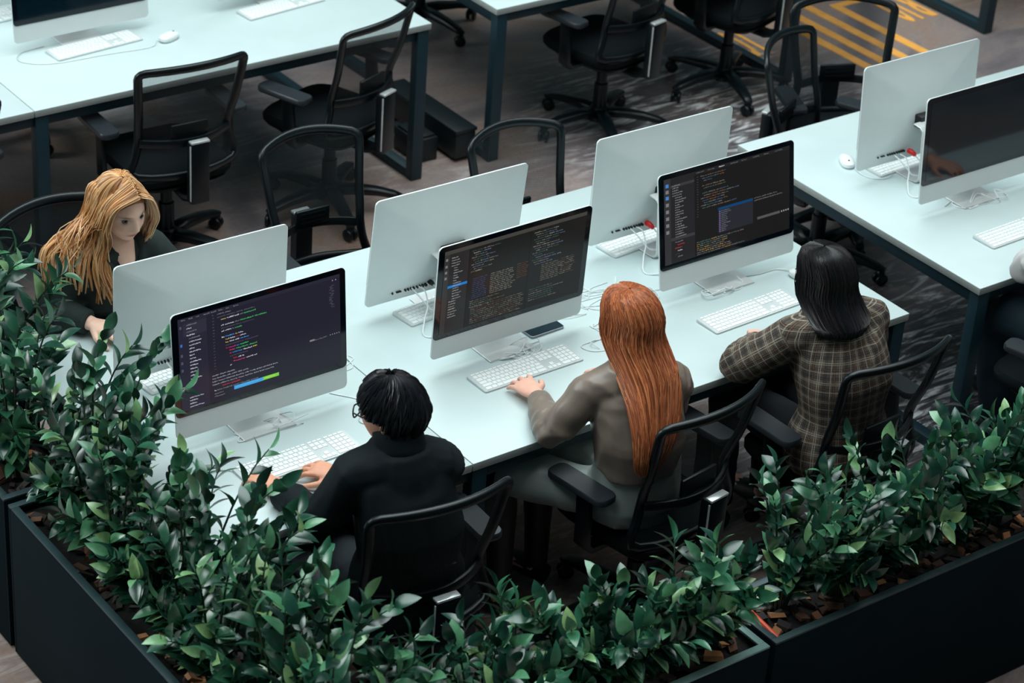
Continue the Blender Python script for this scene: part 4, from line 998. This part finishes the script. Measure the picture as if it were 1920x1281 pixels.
# ---- redhead
f = Figure(pelvis=(-1.425, -.175, .605), chest=(-1.455, -.205, .835), neck=(-1.452, -.165, 1.085), head=(-1.445, -.085, 1.215), head_rot=(.10, .22), hk=1.0,
    shL=(-1.590, -.105, 1.020), shR=(-1.320, -.200, 1.015), elL=(-1.695, -.045, .850), elR=(-1.250, -.125, .86), wrL=(-1.597, .170, .836), wrR=(-1.30, .12, .836),
    hipL=(-1.51, -.14, .590), hipR=(-1.34, -.16, .590), knL=(-1.735, .165, .60), knR=(-1.50, .25, .60), anL=(-1.72, .14, .11), anR=(-1.50, .22, .11), ftL=(-.3, .95, 0), ftR=(-.2, .97, 0))
f.body('person with long copper red hair in a taupe satin shirt, hand on keyboard', SK2, k=.92, hands=[(f.wrL + V(0, .012, .008), V(.02, .17, -.012), Z + V(-.30, -.30, 0), 1, .98, .30, .24), (f.wrR, V(-.02, .17, -.006), Z, -1, .95, .4)])
M_SATIN = mat('taupe_satin', rgb(132, 117, 107), .36, 0, .5, .10, 14, .1, 500)
jb = MB(); f.torso(jb, .014, k=.90, hem=3, hipw=.158); f.arms(jb, (.062, .058, .042), .90); f.wear('shirt', jb, M_SATIN, .008, 4, folds(.0050, 36, 13, f.elbows(), .0040))
for el, wr in ((f.elL, f.wrL), (f.elR, f.wrR)):
    d_ = nrm(wr - el); f.part('cuff', MB().tube([wr - d_ * .085, wr - d_ * .08, wr - d_ * .015, wr - d_ * .01], [.034, .040, .037, .033], n=18), M_SATIN)
hb = f.hb; up = nrm(f.head - f.neck)
ring = [f.neck + up * .03 + (f.side * math.cos(a) * .062 + np.cross(f.side, up) * math.sin(a) * .062) for a in np.linspace(-.2, PI + .2, 16)]
f.part('collar', MB().tube(ring, (.018, .006), n=10, side=up, sq=.7), M_SATIN)
M_SKIRT = mat('grey_green_satin', rgb(150, 160, 156), .40, 0, .5, .08, 10, .08, 500)
tb = MB(); f.legs(tb, (.088, .082, .05, .05), .02, False); tb.tube([f.pelvis - Z * .085, f.pelvis - Z * .02, f.pelvis + Z * .07, f.pelvis + Z * .215], [(.15, .115), (.172, .136), (.158, .126), (.142, .122)], n=24, side=f.hside); f.wear('skirt', tb, M_SKIRT, .009, 4, folds(.0032, 30, 15))
tb = MB()
for kn, an in ((f.knL, f.anL), (f.knR, f.anR)): tb.tube([kn + Z * .02, kn - Z * .06, kn + (an - kn) * .35, kn + (an - kn) * .7, an - Z * .03], [.062, .062, .060, .048, .042], n=16)
f.wear('tights', tb, mat('sheer_dark_tights', rgb(34, 30, 32), .5), .009, 2)
for an, fd in ((f.anL, f.ftL), (f.anR, f.ftR)):
    f.part('shoe', MB().tube([an - fd * .05 - Z * .05, an - Z * .045, an + fd * .09 - Z * .06, an + fd * .17 - Z * .075, an + fd * .205 - Z * .085], [(.028, .04), (.040, .048), (.042, .038), (.038, .026), (.018, .012)], n=14, side=np.cross(fd, Z)), M_BOX)
h = f.head; R_, BK = nrm(V(.97, .1, 0)), nrm(V(.10, -.99, 0))
X = V(1, 0, 0)
rg = [(h + V(-.012, .0, .129), R_, BK, .002, .002), (h + V(-.010, .002, .124), R_, BK, .045, .050), (h + V(-.006, .0, .098), R_, BK, .078, .092), (h + V(0, -.004, .04), R_, BK, .097, .116), (h + V(.0, -.012, -.03), R_, BK, .100, .112),
      (h + V(.002, -.082, -.11), R_, BK, .104, .112), (h + V(-.014, -.160, -.185), R_, BK, .110, .070), (h + V(-.035, -.215, -.26), R_, BK, .104, .048), (h + V(-.055, -.240, -.325), R_, BK, .092, .038), (h + V(-.070, -.248, -.375), R_, BK, .074, .030), (h + V(-.080, -.250, -.42), R_, BK, .040, .018)]
RED = [(s2l(174), s2l(96), s2l(58)), (s2l(190), s2l(110), s2l(68)), (s2l(146), s2l(78), s2l(48)), (s2l(204), s2l(130), s2l(86)), (s2l(126), s2l(68), s2l(44))]
a_, b_ = hair_loft(rg, [.0, .0, .75, 1.15, 1.1, 1.25, 1.6, 1.7, 1.75, 1.75, 1.7], 2600, .0017, RED, 8, (s2l(120), s2l(56), s2l(30), 1), tip=.36)
f.part('hair', a_, M_HAIR); q = f.part('hair_strands', b_, M_HAIR); q['kind'] = 'stuff'
# ---- dark haired woman in plaid
f = Figure(pelvis=(-.60, -.285, .605), chest=(-.605, -.285, .835), neck=(-.615, -.215, 1.08), head=(-.640, -.145, 1.185), head_rot=(.10, .25), hk=1.0,
    shL=(-.765, -.175, 1.015), shR=(-.465, -.225, 1.02), elL=(-.880, -.040, .858), elR=(-.345, -.130, .862), wrL=(-.700, .060, .838), wrR=(-.465, .010, .842),
    hipL=(-.69, -.25, .590), hipR=(-.50, -.25, .590), knL=(-.72, .16, .60), knR=(-.49, .17, .60), anL=(-.72, .14, .11), anR=(-.49, .14, .11), ftL=(0, 1, 0), ftR=(0, 1, 0))
f.body('person with straight black shoulder length hair in a checked jacket', SK2, k=.94, hands=[(f.wrL, V(.12, .13, -.006), Z + V(.1, 0, 0), 1, .95, .45), (f.wrR, V(-.16, .05, -.006), Z, -1, .95, .4)])
jb = MB(); f.torso(jb, .024, k=.96, hem=0, hipw=.185); f.arms(jb, (.074, .068, .052), .93)
bones = [(f.pelvis - Z * .15, f.neck + Z * .08, (0, -1, 0), .17, 0.0)]
for sh, el, wr, o_ in ((f.shL, f.elL, f.wrL, .11), (f.shR, f.elR, f.wrR, .23)): bones += [(sh + (el - sh) * .22, el, (0, -1, .2), .062, o_), (el, wr, (0, -1, .5), .058, o_)]
f.wear('jacket', jb, plaid_mat(), .008, 4, folds(.0042, 26, 23, f.elbows(), .0026), seg_uv(bones))
tb = MB(); f.legs(tb, (.092, .072, .062, .055), .97, False); tb.tube([f.pelvis - Z * .09, f.pelvis, f.pelvis + Z * .08], [(.15, .11), (.170, .13), (.15, .11)], n=24, side=f.hside); f.wear('trousers', tb, cloth_mat('dark_trousers', rgb(26, 28, 32), .9), .010, 3, folds(.003, 40, 25))
for an in (f.anL, f.anR):
    f.part('shoe', MB().tube([an + V(0, -.05, -.05), an + V(0, 0, -.045), an + V(0, .09, -.06), an + V(0, .17, -.075), an + V(0, .205, -.085)], [(.028, .04), (.042, .048), (.044, .038), (.038, .026), (.018, .012)], n=14, side=(1, 0, 0)), M_BOX)
h = f.head
rg = [(h + V(-.015, .0, .131), R_, BK, .002, .002), (h + V(-.012, .0, .126), R_, BK, .045, .052), (h + V(-.006, -.002, .100), R_, BK, .080, .094), (h + V(0, -.006, .04), R_, BK, .098, .116), (h + V(.002, -.015, -.03), R_, BK, .104, .114),
      (h + V(.004, -.080, -.095), R_, BK, .114, .108), (h + V(-.002, -.098, -.108), R_, BK, .112, .096), (h + V(-.006, -.108, -.124), R_, BK, .108, .088), (h + V(-.010, -.112, -.138), R_, BK, .100, .080)]
BLK = [(s2l(18), s2l(17), s2l(22)), (s2l(26), s2l(24), s2l(28)), (s2l(12), s2l(12), s2l(16)), (s2l(36), s2l(29), s2l(30))]
a_, b_ = hair_loft(rg, [.0, .0, .75, 1.15, 1.1, 1.2, 1.5, 1.6, 1.6], 2200, .0018, BLK, 9, (s2l(14), s2l(14), s2l(18), 1), tip=.10)
f.part('hair', a_, M_DHAIR); q = f.part('hair_strands', b_, M_DHAIR); q['kind'] = 'stuff'
# ---- blonde woman facing us
f = Figure(pelvis=(-2.525, 1.585, .605), chest=(-2.530, 1.545, .835), neck=(-2.525, 1.475, 1.085), head=(-2.500, 1.405, 1.220), head_rot=(PI + .06, .20, .06), hk=1.0,
    shL=(-2.375, 1.430, 1.02), shR=(-2.680, 1.470, 1.02), elL=(-2.25, 1.42, .86), elR=(-2.745, 1.470, .858), wrL=(-2.36, 1.20, .836), wrR=(-2.660, 1.325, .845),
    hipL=(-2.43, 1.55, .590), hipR=(-2.62, 1.55, .590), knL=(-2.42, 1.17, .60), knR=(-2.63, 1.17, .60), anL=(-2.42, 1.2, .11), anR=(-2.63, 1.2, .11), ftL=(0, -1, 0), ftR=(0, -1, 0))
f.body('person with long blonde hair in a dark green shirt, facing us behind a screen', SK3, voxel=.0036, k=.93, hands=[(f.wrR, V(.10, -.15, -.012), Z + V(-.1, 0, 0), 1, 1.0, .5), (f.wrL, V(-.03, -.16, -.008), Z, -1, 1.0, .4)])
M_GREEN = cloth_mat('dark_green_denim', rgb(44, 54, 52), .85)
jb = MB(); f.torso(jb, .018, k=.93, hem=1, hipw=.165)
jb.v = jb.v; f.arms(jb, (.066, .060, .046), .86); f.wear('shirt', jb, M_GREEN, .008, 4, folds(.0042, 30, 33, f.elbows(), .0030))
hb = f.hb; up = nrm(f.head - f.neck); fw = nrm(V(.1, -1, 0))
for el, wr in ((f.elL, f.wrL), (f.elR, f.wrR)):
    d_ = nrm(wr - el); f.part('cuff', MB().tube([wr - d_ * .075, wr - d_ * .07, wr - d_ * .02, wr - d_ * .015], [.042, .048, .044, .038], n=18), M_GREEN)
for s_ in (-1, 1):                                                        # open collar wings
    a = f.neck + f.side * s_ * .060 + Z * .045 - fw * .03; b = f.neck + f.side * s_ * .066 + fw * .090 + Z * .000; c_ = f.neck + f.side * s_ * .050 + fw * .148 - Z * .065
    f.part('collar_wing', MB().tube([a, (a + b) / 2 + f.side * s_ * .008, b, c_], [(.020, .005), (.024, .006), (.026, .006), (.008, .004)], n=10, side=nrm(Z * .7 + f.side * s_ * .7)), M_GREEN)
    ch = f.chest + f.side * s_ * .075 + fw * .122 + Z * .06
    f.part('pocket_flap', MB().box(ch, (.085, .010, .03), rz=math.atan2(fw[1], fw[0]) + PI / 2), M_GREEN, True, .003)
vn = [f.neck + fw * .072 + Z * .050, f.neck + fw * .104 + Z * .012, f.neck + fw * .132 - Z * .04, f.neck + fw * .150 - Z * .105]
f.part('neckline', MB().tube(vn, [(.048, .016), (.044, .014), (.030, .012), (.004, .006)], n=10, side=f.side), mat('neck_skin', SK3, .5, var=.04))
tb = MB(); f.legs(tb, (.09, .072, .062, .055), .97, False); tb.tube([f.pelvis - Z * .09, f.pelvis, f.pelvis + Z * .08], [(.15, .11), (.168, .13), (.15, .11)], n=24, side=f.hside); f.wear('trousers', tb, MATS['dark_trousers'], .010, 3, folds(.003, 40, 35))
for an in (f.anL, f.anR):
    f.part('shoe', MB().tube([an + V(0, .05, -.05), an + V(0, 0, -.045), an + V(0, -.09, -.06), an + V(0, -.17, -.075), an + V(0, -.205, -.085)], [(.028, .04), (.042, .048), (.044, .038), (.038, .026), (.018, .012)], n=14, side=(1, 0, 0)), M_BOX)
def hq(x, y, z): return f.head + hb @ (V(x, y, z) * f.hk)
# blonde hair: right of her parting falls forward over the shoulder (left in the view), the other side is tucked short
BLD = [(s2l(204), s2l(146), s2l(94)), (s2l(222), s2l(172), s2l(120)), (s2l(168), s2l(112), s2l(68)), (s2l(238), s2l(202), s2l(158))]
g = random.Random(31)
sh = MB(); nu, nv = 48, 16; vs = []
def skull(th, ph, o):                                                     # th 0 = her right(+x), pi/2 = front
    x, y, z = .083 * math.cos(ph) * math.cos(th), .104 * math.cos(ph) * math.sin(th) - .006, .124 * math.sin(ph); return hq(x * o, y * o, z * o)
for j in range(nv + 1):
    for i in range(nu):
        th = 2 * PI * i / nu; s_ = math.sin(th); lo = -.85 if s_ < .25 else (-.85 + (s_ - .25) / .35 * 1.15 if s_ < .6 else .30 + (s_ - .6) / .4 * .32)
        vs.append(skull(th, lo + (PI / 2 - lo) * j / nv, 1.0))
sh.add(vs, [(j * nu + i, j * nu + (i + 1) % nu, (j + 1) * nu + (i + 1) % nu, (j + 1) * nu + i) for j in range(nv) for i in range(nu)], (s2l(180), s2l(124), s2l(78), 1))
f.part('hair', sh, M_HAIR)
P = []
def fall(pts): return smooth_path(pts, 4)
R3 = nrm(V(-.95, -.1, 0)); DN = -Z
px_ = .022                                                                # parting, to her left
def lock(pts, n, r):                                                      # a lock of hair: n strands round one guide, drawn together at the tip
    for _ in range(n):
        a, b = g.uniform(0, 6.3), r * g.uniform(.2, 1); m_ = len(pts); out = []
        for t, p in enumerate(pts):
            k = b * (.55 + .9 * math.sin(PI * min(1, (t + .3) / m_)) ** .7) * (1 - .6 * (t / (m_ - 1)) ** 3); out.append(V(*p) + V(math.cos(a) * k, math.sin(a) * k, .3 * k * math.sin(a * 2)))
        P.append(fall(out))
def crown(y0, x): return hq(x, y0 * .9, .124 * math.sqrt(max(.03, 1 - (y0 / .124) ** 2)) + .005)
for i in range(86):                                                       # right side: from the parting over the skull, then down past the shoulder
    u = (i + g.random()) / 86; y0 = .090 - .205 * u
    top = crown(y0, -px_ + .004); yy = y0 * .75 + .004
    s1 = hq(.068 + g.uniform(0, .008), yy + .012 * (1 - u), .076); s2 = hq(.092 + g.uniform(-.004, .010), yy * .9 + .010 * (1 - u), .0 + g.uniform(-.008, .008))
    if u < .36:   # front locks hang down in front of the shoulder
        e1 = hq(.088 + g.uniform(-.016, .018), .054 - .08 * u + g.uniform(-.012, .012), -.085); e2 = e1 + V(-.012 + g.uniform(-.025, .025), -.005 + g.uniform(-.02, .01), -.09); e3 = e2 + V(g.uniform(-.035, .035) + .012, -.01 + g.uniform(-.02, .02), -.06 - g.uniform(0, .11)); pts = [top, s1, s2, e1, e2, e3]
    else:         # back locks sweep out over her right shoulder
        k = (u - .36) / .64; e1 = hq(.098 + .028 * k + g.uniform(-.010, .010), .0 - .08 * k, -.075); e2 = f.shR + V(.085 - .115 * k + g.uniform(-.015, .015), -.05 + .065 * k, .108 + g.uniform(-.010, .012)); e3 = f.shR + V(.040 - .125 * k + g.uniform(-.03, .03), -.09 + .09 * k + g.uniform(-.02, .02), .062 + g.uniform(-.02, .01)); e4 = e3 + V(-.012 + g.uniform(-.025, .02), -.015 + g.uniform(-.02, .02), -.03 - g.uniform(0, .10)); pts = [top, s1, s2, e1, e2, e3, e4]
    lock(pts, 11, .0085)
for i in range(42):                                                       # left side: shorter, curving round the cheek
    u = (i + g.random()) / 42; y0 = .090 - .205 * u
    top = crown(y0, -px_ - .004); s1 = hq(-.072 - g.uniform(0, .006), y0 * .75 + .010, .060); s2 = hq(-.092 - g.uniform(-.003, .008), y0 * .8 + .012 * (1 - u), -.015)
    e1 = hq(-.094 + g.uniform(-.008, .012), y0 * .7 + .010, -.075 + g.uniform(-.01, .01)); e2 = hq(-.072 + g.uniform(-.014, .018), y0 * .6 + .012, -.130 + g.uniform(-.03, .02)); lock([top, s1, s2, e1, e2], 9, .0075)
for i in range(64):                                                       # back of the head
    th = -PI / 2 + (g.uniform(-1.1, 1.9) if i % 2 else g.uniform(.2, 1.9)); lock([skull(th, 1.5, 1.06), skull(th, 1.1, 1.08), skull(th, .6, 1.08), skull(th, .0, 1.09), skull(th, -.5, 1.10), skull(th, -.5, 1.10) + V(0, .03, -.10), skull(th, -.5, 1.1) + V(0, .05, -.2)], 7, .009)
for i in range(70):                                                       # loose fly-away strands
    u = g.random(); y0 = .08 - .15 * u; P.append(fall([crown(y0, -px_) + Z * .004, hq(.074, y0 * .7, .080), hq(.104 + g.uniform(0, .02), y0 * .8, -.01), f.shR + V(.10 - .12 * u + g.uniform(-.04, .04), -.06 + g.uniform(-.04, .05), .13), f.shR + V(.06 - .12 * u + g.uniform(-.05, .05), -.10 + g.uniform(-.03, .08), .05 + g.uniform(-.06, .02))]))
q = f.part('hair_strands', strands(P, .0019, BLD, 12), M_HAIR); q['kind'] = 'stuff'
# ---- person cut by the right edge of the frame
f = Figure(pelvis=(.76, -.27, .605), chest=(.77, -.25, .835), neck=(.77, -.19, 1.085), head=(.77, -.12, 1.225), head_rot=(0, .2), hk=1.05,
    shL=(.60, -.19, 1.02), shR=(.94, -.20, 1.02), elL=(.535, -.065, .865), elR=(1.02, -.06, .86), wrL=(.775, .03, .842), wrR=(1.06, .14, .836),
    hipL=(.66, -.22, .590), hipR=(.86, -.23, .590), knL=(.585, .075, .60), knR=(.90, .18, .60), anL=(.665, .03, .11), anR=(.9, .16, .11), ftL=(0, 1, 0), ftR=(0, 1, 0))
f.body('person at the right edge, only dark trousers and a pale sleeve in view', SK1, voxel=.007, hands=[(f.wrL, V(.17, .02, -.006), Z, 1, 1.03, .4), (f.wrR, V(.02, .16, -.006), Z, -1, 1.03, .4)])
jb = MB(); f.torso(jb, .018, hem=2); f.arms(jb, (.070, .064, .048), .93); f.wear('shirt', jb, mat('pale_grey_shirt', rgb(196, 192, 192), .8, var=.05, scale=12, bump=.1), .009, 3, folds(.005, 30, 43, f.elbows(), .005))
tb = MB(); f.legs(tb, (.105, .090, .086, .080), .97, False); tb.tube([f.pelvis - Z * .09, f.pelvis, f.pelvis + Z * .1], [(.16, .11), (.176, .13), (.16, .12)], n=24, side=f.hside); f.wear('trousers', tb, cloth_mat('dark_teal_trousers', rgb(20, 38, 46), .85), .010, 3, folds(.004, 26, 45))
for an in (f.anL, f.anR):
    f.part('shoe', MB().tube([an + V(0, -.05, -.05), an + V(0, 0, -.045), an + V(0, .09, -.06), an + V(0, .19, -.075), an + V(0, .23, -.085)], [(.032, .04), (.046, .052), (.048, .042), (.044, .028), (.022, .014)], n=14, side=(1, 0, 0)), M_BOX)
a_, b_ = short_hair(f, DK, 6); f.part('hair', a_, M_DHAIR); q = f.part('hair_locks', b_, M_DHAIR); q['kind'] = 'stuff'
# ------------------------------------------------------------------ planters with bark mulch and zz plants
PT = 0.60
M_RIM = mat('planter_rim_metal', rgb(44, 66, 70), 0.5, var=0.1)
M_RIM2 = mat('pale_planter_rim', rgb(118, 152, 148), 0.45, var=0.1)
def planter(label, x0, y0, x1, y1, seed, rim=None):
    root = thing('planter', label, 'planter', ((x0 + x1) / 2, (y0 + y1) / 2, 0)); W2, D2 = (x1 - x0) / 2, (y1 - y0) / 2; t = .014
    for nm, c, d in (('side_panel', (0, -D2 + t / 2, PT / 2 + .004), (2 * W2, t, PT - .008)), ('side_panel', (0, D2 - t / 2, PT / 2 + .004), (2 * W2, t, PT - .008)),
                     ('side_panel', (-W2 + t / 2, 0, PT / 2 + .004), (t, 2 * D2 - 2 * t, PT - .008)), ('side_panel', (W2 - t / 2, 0, PT / 2 + .004), (t, 2 * D2 - 2 * t, PT - .008))):
        MB().box(c, d).build(nm, M_PLANTER, root, bevel=.002)
    for nm, c, d in (('rim', (0, -D2 + .013, PT), (2 * W2, .026, .010)), ('rim', (0, D2 - .013, PT), (2 * W2, .026, .010)), ('rim', (-W2 + .013, 0, PT), (.026, 2 * D2 - .052, .010)), ('rim', (W2 - .013, 0, PT), (.026, 2 * D2 - .052, .010))):
        MB().box(c, d).build(nm, rim or M_RIM, root, bevel=.002)
    MB().box((0, 0, PT - .055), (2 * W2 - 2 * t - .002, 2 * D2 - 2 * t - .002, .05)).build('soil', M_SOIL, root)
    q = random.Random(seed)
    if not CHIPS:
        for k in range(4):
            m = MB(); h = [(q.uniform(.7, 1.2), q.uniform(.7, 1.2), q.uniform(.6, 1.3)) for _ in range(8)]
            m.add([(sx * .022 * a, sy * .013 * b, sz * .006 * c) for (sx, sy, sz), (a, b, c) in zip([(x, y, z) for z in (-1, 1) for y in (-1, 1) for x in (-1, 1)], h)], [(0, 2, 3, 1), (4, 5, 7, 6), (0, 1, 5, 4), (2, 6, 7, 3), (0, 4, 6, 2), (1, 3, 7, 5)])
            CHIPS.append(m.mesh('bark_chip', M_CHIP))
    n = min(280, int(4 * W2 * D2 * 420))
    for i in range(n):
        o = link('bark_chip', q.choice(CHIPS), root, (q.uniform(-W2 + .04, W2 - .04), q.uniform(-D2 + .04, D2 - .04), PT - .022 + q.uniform(0, .016)))
        o.rotation_euler = (q.gauss(0, .25), q.gauss(0, .25), q.uniform(0, 6.3)); s = q.uniform(.6, 1.35); o.scale = (s, s, s)
    return root
CHIPS = []
def leaf_mesh(ln, wd, seed):
    q = random.Random(seed); vs, fs = [], []; N = 7
    for i in range(N):
        t = i / (N - 1); w_ = wd * .5 * (math.sin(PI * min(1, t * .96 + .04) ** .85) ** .8) if 0 < i < N - 1 else 0.0008
        zc = .10 * ln * math.sin(t * PI) * .6 - .12 * ln * t * t; fold = .30 * w_
        vs += [(-w_, t * ln, zc + fold), (0, t * ln, zc), (w_, t * ln, zc + fold)]
    for i in range(N - 1):
        a = 3 * i; fs += [(a, a + 1, a + 4, a + 3), (a + 1, a + 2, a + 5, a + 4)]
    m = MB().add(vs, fs); me = bpy.data.meshes.new('leaf'); me.from_pydata(m.v, [], m.f); me.polygons.foreach_set('use_smooth', [True] * len(me.polygons)); me.materials.append(M_LEAF); me.update(); return me
LEAVES = [leaf_mesh(1, .46, 1), leaf_mesh(1, .54, 2), leaf_mesh(1, .40, 3)]
def zz_plant(label, group, x, y, seed, nst=8, hmin=.34, hmax=.62, lean=(0, 0), leaf=.068, low=4, lowdir=-PI / 2):
    q = random.Random(seed); root = thing('zz_plant', label, 'plant', (x, y, PT - .03), 0, group)
    for k in range(nst + low):
        az = 2 * PI * (k + q.uniform(-.3, .3)) / nst; h = q.uniform(hmin, hmax); sp = q.uniform(.08, .36) * h
        if k >= nst: az = lowdir + q.uniform(-1.1, 1.1); h = q.uniform(.16, .34); sp = q.uniform(.35, .75) * h
        d = V(math.cos(az) * sp + lean[0] * h, math.sin(az) * sp + lean[1] * h, 0)
        b = V(math.cos(az) * .022, math.sin(az) * .022, 0)
        P = bez(b, b + V(d[0] * .1, d[1] * .1, h * .45), b + V(d[0] * .5, d[1] * .5, h * .85), b + d + V(0, 0, h * .97), 9)
        stem = MB().tube(P, [.0062 - .0045 * i / 8 for i in range(9)], n=6).build('stem', M_STEM, root, smooth=True)
        n = q.randint(13, 19); flat = q.uniform(0, PI)
        for i in range(n):
            t = .20 + .80 * i / (n - 1); f = t * 8; j = min(int(f), 7); p = P[j] + (P[j + 1] - P[j]) * (f - j); tg = nrm(P[min(j + 1, 8)] - P[j])
            ref = V(math.cos(flat), math.sin(flat), 0); sd = nrm(np.cross(tg, ref)) * (1 if i % 2 else -1)
            rise = .55 + .5 * t + q.uniform(-.15, .2)
            yv = nrm(sd + tg * rise + V(q.uniform(-.2, .2), q.uniform(-.2, .2), q.uniform(-.12, .12)))
            if i == n - 1: yv = nrm(tg + sd * .2)
            nz = tg - yv * np.dot(tg, yv); nz = nrm(nz + np.cross(yv, tg) * q.uniform(-.35, .35)); nz = nrm(nz - yv * np.dot(nz, yv)); xv = np.cross(yv, nz)
            s = leaf * (.80 + .35 * math.sin(PI * min(1, .25 + .6 * i / n))) * q.uniform(.85, 1.15)
            o = bpy.data.objects.new('leaf', q.choice(LEAVES)); C.objects.link(o); o.parent = stem
            o.matrix_local = Matrix(((xv[0] * s, yv[0] * s, nz[0] * s, p[0]), (xv[1] * s, yv[1] * s, nz[1] * s, p[1]), (xv[2] * s, yv[2] * s, nz[2] * s, p[2]), (0, 0, 0, 1)))
    return root
OX, OY = -3.245, -1.065
planter('long dark planter along the left edge, its outer face bare', OX, OY, -2.955, .80, 5)
planter('dark planter at the far left beyond the seam, under tall stems', OX, .83, -2.955, 2.55, 6)
planter('dark planter at the bottom centre with a pale rim beside the joint', -2.935, OY, -1.60, -.785, 7, M_RIM2)
planter('dark planter at the bottom right, broad face towards the corner', -1.575, OY, .55, -.785, 8)
ORD = ['nearest the corner', 'second from the corner', 'third from the corner', 'fourth from the corner', 'fifth from the corner', 'sixth from the corner', 'seventh from the corner', 'eighth from the corner', 'ninth from the corner', 'tenth from the corner']
for i in range(9):
    yy = -.92 + i * .197
    zz_plant('dark green leafy plant in the long left planter, ' + ORD[i], 'plants in the left planter', -3.095 + rnd.uniform(-.03, .03), yy, 100 + i, 8, .40, .66, (.15, .0), .078, 5, PI)
ORD2 = [o.replace('the corner', 'the seam') for o in ORD]
for i in range(6):
    zz_plant('tall leafy plant in the far left planter, ' + ORD2[i], 'plants in the far left planter', -3.10 + rnd.uniform(-.03, .03), .97 + i * .23, 140 + i, 8, .45, .72, (.10, -.05), .080, 4, PI)
ORD3 = [o.replace('the corner', 'its left end') for o in ORD]
for i in range(7):
    zz_plant('bright green leafy plant in the bottom centre planter, ' + ORD3[i], 'plants in the bottom centre planter', -2.83 + i * .182, -.925 + rnd.uniform(-.04, .04), 160 + i, 8, .20, .40 + (.12 if i < 2 else 0), (0, .03), .076)
for i in range(10):
    zz_plant('bright green leafy plant in the bottom right planter, ' + ORD3[i], 'plants in the bottom right planter', -1.42 + i * .19, -.925 + rnd.uniform(-.04, .04), 180 + i, 8, .28, .52, (0, .03), .074)
hs = MB().tube(smooth_path([(-1.545, -1.04, PT - .006), (-1.545, -.98, PT + .004), (-1.535, -.90, PT + .002), (-1.51, -.82, PT - .012)]), .0085, n=8).build('watering_hose', M_ORANGE, None, smooth=True)
tag(hs, 'orange hose end lying on mulch at the joint of two planters', 'hose')
